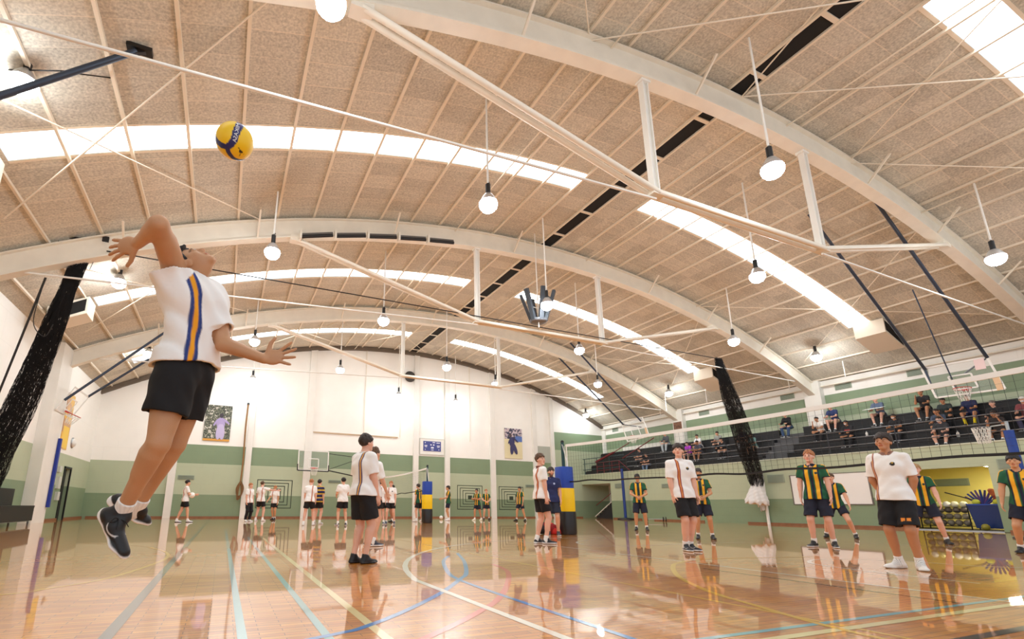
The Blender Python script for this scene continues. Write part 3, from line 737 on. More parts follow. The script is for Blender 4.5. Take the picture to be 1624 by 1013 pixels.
    for sd in ('R', 'L'):
        sh, el, wr = J['sh'+sd], J['el'+sd], J['wr'+sd]; a = nz(el-sh); L = np.linalg.norm(el-sh)
        if 'sleeve'+sd in J:
            s0, cu, r0_, r1_ = J['sleeve'+sd]; a = nz(cu-s0); sleeves[sd] = (s0, cu, a, (len(S.p), len(S.p)+1))
            S.cap(s0, cu+a*.08, r0_, r1_, k=.05, clip=((cu, a),)); S.cap(sh, sh+(el-sh)*.45, .07, .064, k=.04, clip=((cu, a),)) 
            S.cap(cu-a*.12, cu+a*.15, r1_-.032, r1_-.024, k=0, sub=True, clip=((cu-a*.12, -a),))
        elif sl <= 1.0:
            cu = sh+a*L*sl; sleeves[sd] = (sh, cu, a, (len(S.p), len(S.p)+1))
            S.cap(sh-a*.0, cu+a*.08, .055*s*B, .062*s*B*sp.get('slw', 1.0), k=.035, grow=g*.55, clip=((cu, a),))
        else:
            S.cap(sh, el, .060*s*B, .052*s*B, k=.035, grow=g*.4); a2 = nz(wr-el); cu = wr-a2*.02
            S.cap(el, wr, .050*s, .038*s, k=.02, grow=g*.3, clip=((cu, a2),)); sleeves[sd] = (sh, el, a, ())
    if sp.get('hollow', True) and fine:
        for sd in ('R', 'L'):
            if sleeves[sd][3] and 'sleeve'+sd not in J:
                sh, cu, a, _ = sleeves[sd]; S.cap(cu-a*.06, cu+a*.03, .062*s*B*sp.get('slw', 1.0)+g*.55-.034, .062*s*B*sp.get('slw', 1.0)+g*.55-.019, k=0, sub=True, clip=((cu-a*.06, -a),))
    if not sp.get('hood'): S.cap(nek-(nek-che)*.10+cf*.01, nek+nz(nek-che)*.12, .052*s, .062*s, k=0, sub=True)
    up = nz(nek-che)
    def post(D, gx, gy, gz):
        D = wrinkle(D, gx, gy, gz, sp.get('wr', .0045))
        w = .006*np.sin(gx*22+ph[3])+.006*np.sin(gy*20+ph[4])
        pd = (gx-hem[0])*hn[0]+(gy-hem[1])*hn[1]+(gz-hem[2])*hn[2]+w*.6
        cutd = np.maximum(D, pd)
        if fine: cutd = np.maximum(cutd, -np.maximum(D+.020, -(pd+.05)))
        nd = (gx-nek[0])*up[0]+(gy-nek[1])*up[1]+(gz-nek[2])*up[2]-.022*s
        return np.maximum(cutd, nd)
    v2, f2, ow = S.mesh(post)
    rel = v2-che; a = rel@cl/s; b = rel@cf/s; uu = (v2-wai)@nz(nek-pel)/s; white = L3((248, 247, 245))
    st = sp['shirt']; c2 = np.tile(white, (len(v2), 1))
    isl = np.zeros(len(v2), bool)
    if 'bandlat' in J:
        ctr = np.stack([np.interp(v2[:, 2], [pel[2], wai[2], che[2], nek[2]], [q_[i] for q_ in (pel, wai, che, nek)]) for i in (0, 1)], 1)
        a = (v2[:, :2]-ctr)@J['bandlat'][:2]
    for sd in ('R', 'L'):
        sh, cu, ax_, ids_ = sleeves[sd]
        if ids_: isl |= (ow == ids_[0])
    colr = (np.linalg.norm((v2-nek)-np.outer((v2-nek)@up, up), axis=1) < .085*s) & (((v2-nek)@up) > -.035*s)
    if st == 'white':      # white sports top with one navy-gold-navy band on the wearer's right
        c_a, c_b = sp.get('band', ((44, 62, 120), (240, 176, 60)))
        bx = sp.get('bandx', .085); d = np.abs(a-bx-.25*np.clip(uu-.42, 0, 1)*0); bw_ = sp.get('bandw', .030)
        soft(c2, d, bw_, L3(c_a), vox, ~isl); soft(c2, d, bw_*.36, L3(c_b), vox, ~isl)
        if sp.get('bothbands'):
            pass
        c2[colr & (b > -.5)] = L3(sp.get('collar', (240, 238, 236)))
        if sp.get('crest'):
            m = ((a+.075)**2+((v2-che)@up-.03)**2 < .0007) & (b > 0); c2[m] = L3((46, 44, 40)); m = ((a+.075)**2+((v2-che)@up-.045)**2 < .00012) & (b > 0); c2[m] = L3((200, 160, 60))
    elif st == 'jersey':   # green, navy and gold vertical stripes
        G_, Nv, Yl = L3((30, 92, 62)), L3((28, 36, 58)), L3((246, 182, 44))
        c2[:] = G_; aa = np.abs(a)
        soft(c2, aa, .020, Nv, vox, ~isl); soft(c2, np.abs(aa-.068), .028, Yl, vox, ~isl); soft(c2, np.abs(aa-.108), .011, Nv, vox, ~isl)
        for sd, sg in (('R', 1), ('L', -1)):
            sh, cu, ax_, ids_ = sleeves[sd]
            if not ids_: continue
            m = ow == ids_[0]; r = v2-sh; r = r-np.outer(r@ax_, ax_); out = nz(cl*sg-ax_*(cl@ax_)*sg); si = nz(np.cross(ax_, out))
            c2[m] = G_; soft(c2, np.abs(r@si), .036, Yl, vox, m & (r@out > .0))
            c2[m & ((cu-v2)@ax_ < .014)] = Nv
        c2[colr] = Nv
        if sp.get('crest', True) and fine:
            m = ((a+.075)**2+((v2-che)@up-.03)**2 < .0005) & (b > 0); c2[m] = L3((40, 60, 60))
    elif st == 'stripes':  # horizontal navy/gold rugby hoops
        kk = np.floor(uu/.05).astype(int) % 3; c2[kk == 0] = L3((48, 52, 110)); c2[kk == 1] = L3((220, 180, 70)); c2[kk == 2] = L3((40, 40, 60))
    else: c2[:] = L3(st)
    if sp.get('badge'):
        m = ((a+.07)**2+((v2-che)@up-.03)**2 < .0006) & (b > 0); c2[m] = L3(sp['badge'])
    if sp.get('chestband'):
        m = (np.abs(a) < .11) & (np.abs((v2-che)@up-.0) < .03) & (b > 0); c2[m] = L3(sp['chestband'])
    link_mesh(sp.get('topname', 'shirt'), v2, f2, c2, M_cloth, root)
    if fine and st in ('white', 'jersey'):
        S = Sdf(.006); n_ = 12; c0 = nek+up*-.012*s; Rk = .066*s; pr_ = None
        for i in range(n_+1):
            a_ = math.radians(28+304*i/n_); q_ = c0+cf*math.cos(a_)*Rk*1.05+cl*math.sin(a_)*Rk-up*(math.cos(a_)*.022*s)
            if pr_ is not None: S.cap(pr_, q_, .0125*s, k=.004, flat=(nz(q_-c0), .7))
            pr_ = q_
        v3, f3, _ = S.mesh(); link_mesh('collar', v3, f3, np.tile(L3(sp.get('collar', (30, 38, 62) if st == 'jersey' else (232, 228, 224))), (len(v3), 1)), M_cloth, root)
    # shorts or trousers
    S = Sdf(vox); g2 = .022*s; ln = sp.get('legs', .62)
    S.cap(pel-pl*.046*s, pel+pl*.046*s, .113*s*B, k=.04, flat=(pf, .95), grow=g2*.4)
    wc = pel-dn*.05*s
    for sd in ('R', 'L'):
        hp, kn, an = J['hip'+sd], J['kn'+sd], J['an'+sd]; a1 = nz(kn-hp); L = np.linalg.norm(kn-hp)
        if ln < 1:
            e = hp+a1*L*ln; S.cap(hp+a1*.03, e+a1*.1, .085*s*B*sp.get('legb', 1), .087*s*B*sp.get('legb', 1)*sp.get('flare', 1.0), k=.03, grow=g2*.8, clip=((e, a1),))
        else:
            S.cap(hp, kn, .098*s*B, .072*s*B, k=.03, grow=g2*.5); a2 = nz(an-kn); S.cap(kn, an, .066*s, .052*s, k=.03, grow=g2*.5, clip=((an-a2*.01, a2),))
    if fine and ln < 1:
        for sd in ('R', 'L'):
            hp, kn = J['hip'+sd], J['kn'+sd]; a1 = nz(kn-hp); e = hp+a1*np.linalg.norm(kn-hp)*ln
            S.cap(e-a1*.06, e+a1*.14, .085*s*B*sp.get('legb', 1)+g2*.8-.021, .087*s*B*sp.get('legb', 1)*sp.get('flare', 1.0)+g2*.8-.021, k=0, sub=True, clip=((e-a1*.06, -a1),))
    def post2(D, gx, gy, gz):
        D = wrinkle(D, gx, gy, gz, .0035); tp = -((gx-wc[0])*dn[0]+(gy-wc[1])*dn[1]+(gz-wc[2])*dn[2])-.03*s
        return np.maximum(D, tp)
    v2, f2, ow = S.mesh(post2); c2 = np.tile(L3(sp.get('bottoms', (24, 24, 28))), (len(v2), 1))
    if sp.get('logo'):      # small orange block logo at the hem of the left leg
        hp, kn = J['hipL'], J['knL']; a1 = nz(kn-hp); e = hp+a1*np.linalg.norm(kn-hp)*ln; r = v2-e
        al = r@a1; la = r@(-pl); m = (al > -.085*s) & (al < -.045*s) & ((v2-e)@pf > .03)
        c2[m & (np.abs(la-.0) < .045) & (np.abs(la) > .008)] = L3((240, 150, 60))
    link_mesh('trousers' if ln >= 1 else 'shorts', v2, f2, c2, M_cloth, root)
    # socks and shoes
    for sd in ('R', 'L'):
        if 'toe'+sd not in J: continue
        kn, an, toe = J['kn'+sd], J['an'+sd], J['toe'+sd]; a1 = nz(kn-an)
        if sp.get('sock', True):
            S = Sdf(min(vox, .010)); t = an+a1*sp.get('sockh', .075)*s; S.cap(an-a1*.03*s, t, .044*s*(lb if fine else 1), .046*s*(lb if fine else 1), k=.01, clip=((t, a1),)); v2, f2, _ = S.mesh()
            cs = np.tile(L3(sp.get('sockc', (246, 246, 244))), (len(v2), 1)); cs = cs*(1-.10*(np.sin(np.arctan2((v2-an)@pf, (v2-an)@pl)*22) > .3)[:, None]) if fine else cs
            link_mesh('sock', v2, f2, cs, M_cloth, root)
        hl = J['hl'+sd]; fd = nz(toe-hl); upv = nz(a1-fd*(a1@fd)); si = nz(np.cross(fd, upv)); L = np.linalg.norm(toe-hl)
        S = Sdf(min(vox, .010)); z = lambda x, y, w_: hl+fd*x*L+upv*y*s+si*w_*s
        g5 = (sp.get('shoeb', 1)-1)*.04
        S.cap(z(.15, .040, 0), z(.42, .044, 0), .033*s+g5, .036*s+g5, k=.02); S.cap(z(.42, .044, .0), z(.86, .026, 0), .038*s+g5, .029*s+g5, k=.03, flat=(upv, .8))
        S.cap(z(.17, .050, 0), an+a1*.022*s, .036*s+g5, .043*s+g5, k=.02); S.cap(z(.40, .062, 0), an+a1*.0*s+fd*.035*s, .031*s+g5, .034*s+g5, k=.02)
        S.cap(z(.13, .018, 0), z(.40, .016, 0), .040*s+g5, .037*s+g5, k=.006, flat=(upv, .45)); S.cap(z(.40, .016, 0), z(.70, .016, .004), .037*s+g5, .046*s+g5, k=.01, flat=(upv, .38)); S.cap(z(.70, .016, .004), z(.90, .018, 0), .046*s+g5, .030*s+g5, k=.01, flat=(upv, .38))
        if fine: S.cap(z(.08, .030, 0), z(.12, .055, 0), .030*s+g5, .024*s+g5, k=.01)
        S.cap(an+a1*.040*s, an+a1*.12*s, .034*s+g5, .040*s+g5, k=0, sub=True)
        v2, f2, _ = S.mesh(); r = v2-hl; yy = r@upv; xx = r@fd/L
        sole = yy < (.026+(.034 if sp.get('shoeb') else .010)*np.clip(.22-xx, 0, .3)/.3)*s; sc_, uc = sp.get('shoe', ((240, 240, 240), (26, 26, 30)))
        c2 = np.tile(L3(uc), (len(v2), 1)); soft(c2, yy-(.026+(.034 if sp.get('shoeb') else .010)*np.clip(.22-xx, 0, .3)/.3)*s, 0, L3(sc_), .007); lc = (xx > .42) & (xx < .68) & (yy > .05*s) & (np.sin(xx*120) > .2); c2[lc] = L3(sp.get('lace', uc)); pn = (np.abs(xx-.30-.6*yy) < .012) & ~sole; c2[pn] = L3(sp.get('lace', uc)); c2[(yy < .006)] = L3(sc_)*.6
        if sp.get('swoosh') is not None:
            m = (xx > .34) & (xx < .62) & ~sole; soft(c2, np.abs((yy/s-.046)-.9*(xx-.50)**2), .0035, L3(sp['swoosh']), .006, m)
        so = link_mesh('shoe', v2, f2, c2, M_shoe, root)
        if sp.get('laces'):
            m = MB()
            for i in range(5):
                x0 = .40+.07*i; yb = .088-.028*i*.55
                pa, pb = z(x0, yb, -.02), z(x0+.03, yb-.004, .02); m.tube([pa, (pa+pb)/2+upv*.010, pb], .0028, 6)
            kx = z(.36, .10, 0)
            for sg in (-1, 1):
                m.tube(spline([kx, kx+si*sg*.03+upv*.02, kx+si*sg*.05+fd*.01, kx+si*sg*.02+fd*.01, kx], 5), .0026, 6)
                m.tube(spline([kx, kx+si*sg*.02+fd*.03+upv*.01, kx+si*sg*.035+fd*.06-upv*.005], 5), .0026, 6)
            o = m.build('laces', pbr('lace', (20, 20, 22), .8), None); o.parent = so
    return root

def standing(H=1.75, heading=0.0, lean=0.0, feet=.12, stag=0.0, armR=None, armL=None, head=(0, 0), bend=.02, side=0.0, twist=0.0, toeout=.2, bulk=1.0):
    """joint set for someone on their feet, facing +y locally, then turned by heading (radians, anticlockwise from +y)"""
    s = H/1.78; c, sn = math.cos(heading), math.sin(heading)
    Rz = np.array([[c, -sn, 0], [sn, c, 0], [0, 0, 1]])
    J = {}
    hipz = .93-bend; pel = V(side*.5, 0, hipz+.03)
    up = nz(V(side, math.sin(lean), math.cos(lean)))
    J['pelvis'] = pel; J['waist'] = pel+up*.16; J['chest'] = pel+up*.36; J['neck'] = pel+up*.55
    ct, st_ = math.cos(twist), math.sin(twist); cl = V(ct, st_, 0); J['plat'] = V(1, 0, 0); J['clat'] = cl
    hy, hp_ = head; hf = V(-math.sin(hy)*math.cos(hp_), math.cos(hy)*math.cos(hp_), math.sin(hp_)); cf = V(-st_, ct, 0)
    J['head'] = J['neck']+V(0, .015, .0)+up*.148+hf*.01
    hu = nz(V(0, 0, 1)+up*.3-hf*hf[2]); J['headR'] = head_frame(hf, hu)
    for sd, g in (('R', 1), ('L', -1)):
        J['hip'+sd] = pel+V(g*.085, 0, -.03)
        fy = stag*g; an = V(g*feet, fy-.03, .085); J['an'+sd] = an
        hp = J['hip'+sd]; d = an-hp; D = np.linalg.norm(d); A, Bq = .43, .415; D = min(D, A+Bq-.002)
        aa = (A*A-Bq*Bq+D*D)/(2*D); hh = math.sqrt(max(A*A-aa*aa, 0)); kf = nz(V(g*.15, 1, 0)); kf = nz(kf-nz(d)*(kf@nz(d)))
        J['kn'+sd] = hp+nz(d)*aa+kf*hh
        td = nz(V(g*math.sin(toeout), math.cos(toeout), 0)); J['hl'+sd] = an-td*.065+V(0, 0, -.085); J['toe'+sd] = J['hl'+sd]+td*.285
        sh = J['neck']-up*.065+cl*g*.165; J['sh'+sd] = sh
        arm = (armR, armL)[0 if g > 0 else 1] or ((.12, .02, -1), (.02, .15, -1))
        ua, fa = nz(V(arm[0][0]*g, arm[0][1], arm[0][2])), nz(V(arm[1][0]*g, arm[1][1], arm[1][2]))
        J['el'+sd] = sh+ua*.29; J['wr'+sd] = J['el'+sd]+fa*.25
        pn = V(-g, 0, 0) if len(arm) < 3 else V(arm[2][0]*g, arm[2][1], arm[2][2]); pn = nz(pn-fa*(pn@fa)+1e-4); tn = nz(cf+V(0, 0, .01)-fa*(cf@fa)); 
        if len(arm) > 3: tn = nz(V(arm[3][0]*g, arm[3][1], arm[3][2]))
        J['hand'+sd] = (fa, pn, tn)
    out = {}
    for k, v in J.items():
        if k == 'headR': out[k] = tuple(Rz@x for x in v)
        elif k.startswith('hand'): out[k] = tuple(Rz@x for x in v)
        elif k in ('plat', 'clat'): out[k] = Rz@v
        else: out[k] = Rz@(v*s)
    out['s'] = s
    return out
def seated(H=1.72, heading=0.0, seat=.42, lean=.25, head=(0, -.1), armR=None, armL=None, spread=.12, shin=0.0):
    J = standing(H, 0, lean, head=head, armR=armR, armL=armL); s = J['s']; dz = V(0, 0, seat+.10-J['pelvis'][2])
    for k in list(J):
        if k in ('s', 'headR', 'plat', 'clat') or k.startswith('hand'): continue
        if not (k[:2] in ('kn', 'an', 'hl') or k.startswith('toe')): J[k] = J[k]+dz
    for sd, g in (('R', 1), ('L', -1)):
        hp = J['pelvis']+V(g*.09*s, .02, -.02); J['hip'+sd] = hp; kn = V(g*(spread+.06), .40*s, seat+.085); J['kn'+sd] = kn
        an = V(g*spread, .40*s+.04+shin, .085*s); J['an'+sd] = an; J['hl'+sd] = an-V(0, .06*s, .085*s); J['toe'+sd] = J['hl'+sd]+V(g*.04, .27*s, 0)
    c, sn = math.cos(heading), math.sin(heading); Rz = np.array([[c, -sn, 0], [sn, c, 0], [0, 0, 1]]); out = {}
    for k, v in J.items():
        if k == 's': out[k] = v
        elif k == 'headR' or k.startswith('hand'): out[k] = tuple(Rz@x for x in v)
        else: out[k] = Rz@v
    return out
HANG = ((.14, .02, -1), (.02, .18, -1))
FRONT = ((.22, .12, -1), (-.62, .62, -.42), (0, -1, .3), (0, .2, 1))       # hands clasped before the body
def person_at(x, y, label, group=None, pose=None, seatpose=None, z=0.0, **sp):
    J = standing(**pose) if pose is not None else seated(**seatpose)
    sp['s'] = J.pop('s'); o = make_person(J, (x, y, z), sp); tag(o, label, 'person', group); return o
def face(x, y, tx, ty):
    """heading that looks from (x,y) to (tx,ty)"""
    return math.atan2(-(tx-x), ty-y)
# ---- the server in mid-air
def hero():
    A = dict(pelvis=(-.277,3.139,1.488), waist=(-.249,3.097,1.69), chest=(-.273,3.067,1.886), neck=(-.318,3.055,2.015), head=(-.300,3.02,2.10),
        shR=(-.40,2.96,2.045), elR=(-.452,2.665,2.130), wrR=(-.563,2.803,2.067), shL=(-.190,3.09,1.955), elL=(-.09,3.06,1.64), wrL=(.145,2.95,1.545),
        hipR=(-.32,3.07,1.44), hipL=(-.24,3.20,1.45), knR=(-.361,3.07,1.02), knL=(-.30,3.29,1.045), anR=(-.530,3.345,.645), anL=(-.492,3.555,.665))
    o = np.array(A['pelvis']); J = {k: np.array(v)-o for k, v in A.items()}
    J['plat'] = nz(V(-.55, -.80, -.05)); J['clat'] = nz(V(-.80, -.42, .34))
    J['pfwd'] = nz(V(.80, -.58, .0)); J['cfwd'] = nz(V(.50, -.82, .28))
    bw = V(-.143, 2.691, 2.773); J['headR'] = head_frame(nz(V(.22, -.35, .93)), V(-.9, .42, 0))
    J['handR'] = (nz(V(-.148, .10, -.020)), nz(V(.55, .75, .25)), nz(V(-.15, -.1, -1)))
    J['handL'] = (nz(V(.150, -.06, .03)), nz(V(.15, -.9, .1)), nz(V(-.25, .05, 1)))
    J['hlR'] = V(-.640, 3.395, .640)-o; J['toeR'] = V(-.470, 3.285, .385)-o
    J['hlL'] = V(-.650, 3.58, .700)-o; J['toeL'] = V(-.415, 3.62, .560)-o
    J['calfR'] = V(-.9, .3, -.3); J['calfL'] = V(-.9, .3, -.3); J['hemtilt'] = V(.25, -.2, 0)
    J['sleeveR'] = (V(-.385,3.0,1.94)-o, V(-.470,2.93,2.105)-o, .105, .112)
    J['bandlat'] = nz(V(-.84, -.54, 0)); J['bandz'] = True
    sp = dict(vox=.0062, s=1.0, bulk=1.09, skin='hero', hair='black', fringe=.09, nape=-.02, seed=5, shirt='white', band=((46, 66, 132), (246, 170, 40)), bandx=.072, bandback=.135, bandw=.034, loose=.030, sleeve=.72, slw=1.2, hem=-.03, wr=.008, legb=1.10, handscale=1.2, armb=1.15, shoeb=1.12,
              legs=.60, flare=.98, bottoms=(20, 20, 23), shoe=((244, 242, 240), (26, 26, 29)), swoosh=(240, 240, 240), laces=True, sockh=.085, handR=dict(curl=.12, spread=.18, thumb=1.0), handL=dict(curl=.08, spread=.30, thumb=1.7))
    r = make_person(J, tuple(o), sp); tag(r, 'person leaping in mid-air to serve, white top with blue and gold band, black shorts', 'person'); return r
hero()
# ---- the volleyball in flight: yellow with curved navy panels
def ball_mesh(name, c, r, paint, mat, n=56, parent=None):
    S = MB().ball((0, 0, 0), r, n); vs = np.array(S.v); P = vs/r
    cols = paint(P); o = S.build(name, mat); me = o.data
    ca = me.color_attributes.new('Col', 'FLOAT_COLOR', 'POINT'); ca.data.foreach_set('color', np.concatenate([cols, np.ones((len(vs), 1))], 1).astype(np.float32).ravel())
    o.location = c; return o
M_ball = vmat('ball leather', .38, bump=.15, bscale=400)
bc = V(-.143, 2.691, 2.773); e3 = nz(V(0, 0, CAMH)-bc); e1 = nz(np.cross(V(0, 0, 1), e3)); e2 = np.cross(e3, e1)
def segd(P, a, b):
    a, b = np.array(a), np.array(b); h = np.clip(((P-a)@(b-a))/((b-a)@(b-a)), 0, 1); return np.linalg.norm(P-a-h[:, None]*(b-a), axis=1), h
def paint_ball(P):
    u, v, w_ = P@e1, P@e2, P@e3; Q = np.stack([u, v, w_], 1); c = np.tile(L3((250, 208, 30)), (len(P), 1)); nv = L3((36, 44, 108))
    for (pts, wd) in (([(.20, 1.0, .05), (.13, .80, .55), (.02, .45, .87), (-.02, .10, .98), (-.18, -.22, .95), (-.35, -.40, .84)], (.21, .16)), ([(-.35, -.40, .84), (-.62, -.38, .66), (-.98, -.1, .15), (-1, .2, -.2)], (.14, .2)),
                      ([(-.35, -.40, .84), (-.22, -.66, .72), (.05, -.86, .48), (.5, -.85, .2), (.8, -.5, -.3)], (.13, .15)), ([(.9, .2, -.5), (.3, .6, -.8), (-.4, .1, -.95), (-.7, -.5, -.6)], (.16, .16))):
        for i in range(len(pts)-1):
            d, h = segd(Q, pts[i], pts[i+1]); t = (i+h)/(len(pts)-1); c[d < wd[0]+(wd[1]-wd[0])*t] = nv
    m = ((u-.38)**2/.012+(v+.42)**2/.004 < 1) & (w_ > 0); c[m] = L3((40, 34, 30))
    for (a, b) in (((.22, -.24, .94), (.34, -.36, .88)), ((.34, -.36, .86), (.52, -.52, .68)), ((.36, -.42, .84), (.34, -.66, .68))):
        d, _ = segd(Q, a, b); c[d < .022] = L3((60, 44, 30))
    return c
vb = ball_mesh('volleyball', tuple(bc), .105, paint_ball, M_ball, 120); tag(vb, 'yellow and navy volleyball in the air above the server', 'ball')
def text_mesh(s, size, mat, name, place, parent=None, ext=.0005):
    cu = bpy.data.curves.new('lettering', 'FONT'); cu.body = s; cu.size = size; cu.align_x = 'CENTER'; cu.align_y = 'CENTER'; cu.extrude = ext
    o = bpy.data.objects.new('tmp', cu); COL.objects.link(o); dg = bpy.context.evaluated_depsgraph_get(); me = bpy.data.meshes.new_from_object(o.evaluated_get(dg))
    bpy.data.objects.remove(o); 
    for v in me.vertices: v.co = place(v.co.x, v.co.y, v.co.z)
    me.materials.clear(); me.materials.append(mat); t = bpy.data.objects.new(name, me); COL.objects.link(t)
    if parent: t.parent = parent
    return t
def onball(x, y, z):
    # text runs down the navy panel
    u, v = .02+.10*0-y/.105*1.0, .45-x/.105; u += .10*(v-.2)
    q = e1*u+e2*v; w_ = math.sqrt(max(1-u*u-v*v, .01)); return Vector((q+e3*w_)*(.1062+z))
text_mesh('MIKASA', .030, pbr('white ink', (245, 245, 245), .5), 'lettering', onball, vb)
# ================================================================ COURT FURNITURE
m_net = pbr('net cord', (50, 50, 50), .8); m_tape = pbr('white net tape', (246, 246, 242), .6); m_btape = pbr('black net band', (30, 30, 30), .7)
m_post = pbr('dark green post', (38, 72, 74), .4, .2); m_blue = pbr('blue vinyl', (30, 72, 176), .4, bump=.5, bscale=7); m_yel = pbr('yellow vinyl', (252, 212, 20), .4, bump=.5, bscale=7); m_blk = pbr('black vinyl', (30, 30, 32), .35, bump=.5, bscale=7)
m_navy = pbr('navy post', (24, 54, 128), .4)
def netpost(x, y, label, label2):
    t = thing('net_post', label, 'net post', (x, y, 0), 'volleyball net posts')
    MB().cyl((x, y, 0), (x, y, 2.5), .045, n=14).build('post', m_post, t)
    MB().ball((x, y, 2.5), .05, 12).build('post_cap', m_black, t)
    MB().cyl((x-.05, y-.05, 2.42), (x-.05, y-.25, 1.85), .008, n=6).cyl((x, y-.07, 2.38), (x+.02, y-.10, 1.75), .008, n=6).build('tension_rope', m_tape, t)
    p = thing('post_pad', label2, 'padding', (x, y, 0), 'padded sleeves round the net posts')
    def col(z0, z1, m, nm, w):
        mb = MB(); n = 20; R_ = []
        for zz, k in ((z0, .97), (z0+.03, 1), ((z0+z1)/2, 1.015), (z1-.03, 1), (z1, .97)):
            ring = []
            for i in range(n):
                a = 2*math.pi*i/n+math.pi/n; ca, sa = math.cos(a), math.sin(a); q = 1/max(abs(ca), abs(sa)); q = min(q, 1.22)
                ring.append((x+ca*q*w*k, y+sa*q*w*k, zz))
            R_.append(ring)
        vs = [v for r in R_ for v in r]; fs = []
        for i in range(len(R_)-1):
            for j in range(n): fs.append((i*n+j, i*n+(j+1) % n, (i+1)*n+(j+1) % n, (i+1)*n+j))
        mb.add(vs, fs, True); mb.add(R_[0], [tuple(reversed(range(n)))]); mb.add(R_[-1], [tuple(range(n))]); mb.build(nm, m, p)
    col(0.005, .60, m_blk, 'black_section', .215); col(.60, 1.22, m_yel, 'yellow_section', .205); col(1.22, 1.80, m_blue, 'blue_section', .2)
netpost(8.66, 11.1, 'dark net post rising from the nearer padded column', 'large blue, yellow and black post pad beside the red bag')
netpost(8.43, 20.5, 'dark net post rising from the farther padded column', 'smaller blue, yellow and black post pad farther down the hall')
def vnet(x, y0, y1, label):
    t = thing('volleyball_net', label, 'net', (x, (y0+y1)/2, 0), 'volleyball nets')
    L = y1-y0; n = int(L/.1); tz = lambda f: 2.42-.10*math.sin(math.pi*f); bz = lambda f: 1.41-.07*math.sin(math.pi*f)+.012*math.sin(f*37)
    xo = lambda f: x+.01*math.sin(f*23)
    def ribbon(zf, h, m, nm, wob=0):
        mb = MB(); N = 60; vs = []
        for i in range(N+1):
            f = i/N; z = zf(f)+wob*math.sin(f*50); vs += [(xo(f)-.012, y0+L*f, z-h/2), (xo(f)+.012, y0+L*f, z-h/2), (xo(f)+.012, y0+L*f, z+h/2), (xo(f)-.012, y0+L*f, z+h/2)]
        fs = []
        for i in range(N):
            a = 4*i; b = a+4
            for k in range(4): fs.append((a+k, a+(k+1) % 4, b+(k+1) % 4, b+k))
        mb.add(vs, fs); mb.build(nm, m, t)
    ribbon(lambda f: tz(f)-.035, .07, m_tape, 'top_tape'); ribbon(bz, .035, m_btape, 'bottom_band', .008)
    mb = MB(); e = .0014
    for i in range(n+1):
        f = i/n; y = y0+L*f
        mb.box(xo(f)-e, xo(f)+e, y-e, y+e, bz(f), tz(f)-.06)
    for k in range(1, 10):
        N = 40
        for i in range(N):
            fa, fb = i/N, (i+1)/N; za = bz(fa)+(tz(fa)-.06-bz(fa))*k/10; zb = bz(fb)+(tz(fb)-.06-bz(fb))*k/10
            mb.add([(xo(fa)-e, y0+L*fa, za-e), (xo(fa)+e, y0+L*fa, za+e), (xo(fb)+e, y0+L*fb, zb+e), (xo(fb)-e, y0+L*fb, zb-e)], [(0, 1, 2, 3)])
    mb.build('netting', m_net, t)
    mb = MB().box(x-.01, x+.01, y1-.03, y1, 1.36, 2.42).box(x-.01, x+.01, y0, y0+.03, 1.36, 2.42); mb.build('side_tape', m_tape, t)
vnet(8.70, 1.5, 11.0, 'white-topped volleyball net of the near court, crossing in front of the stand')
vnet(8.43, 20.6, 29.2, 'white-topped volleyball net of the far court, behind the two chatting players')
# dark post at the far end of each net
for (x, y, l) in ((8.43, 29.35, 'thin dark net post at the far wall end'),):
    t = thing('net_post', l, 'net post', (x, y, 0), 'volleyball net posts'); MB().cyl((x, y, 0), (x, y, 2.5), .045).build('post', m_post, t); MB().cyl((x, y, 0), (x, y, .05), .14).build('base_plate', m_black, t)
# red bag at the pad
def blob(name, parts, cols, mat, label=None, cat=None, vox=.012, group=None):
    S = Sdf(vox)
    for (a, b, ra, rb) in parts: S.cap(a, b, ra, rb, k=.04)
    vs, fs, ow = S.mesh(lambda D, gx, gy, gz: np.maximum(D+.008*np.sin(gx*33+gy*20)*np.sin(gz*30+gy*25), -gz+.002))
    c = np.array([L3(cols[min(max(o, 0), len(cols)-1)]) for o in ow]); o = link_mesh(name, vs, fs, c, mat)
    if label: tag(o, label, cat, group)
    return o
bx, by = 8.22, 11.35
blob('sports_bag', [((bx-.2, by, .12), (bx-.12, by+.1, .2), .12, .12), ((bx-.05, by-.02, .14), (bx+.2, by-.1, .12), .15, .13), ((bx+.0, by, .22), (bx+.1, by, .2), .11, .1), ((bx+.1, by-.15, .08), (bx+.3, by-.2, .06), .09, .08)],
     [(28, 26, 30), (150, 30, 32), (232, 60, 50), (214, 48, 44)], M_cloth, 'red and black sports bag slumped beside the nearer post pad', 'bag')
# balls
def white_ball(c, r, label, col=(244, 242, 236)):
    o = MB().ball((0, 0, 0), r, 20).build('volleyball', pbr('ball %d %d %d' % col, col, .4)); o.location = c; tag(o, label, 'ball'); return o
white_ball((11.7, 26.3, .105), .105, 'white ball lying on the floor near the far skirting')
HELD_BALL = white_ball((-1.17, 22.42, 1.07), .115, 'white ball held by the lone player walking at the far left')

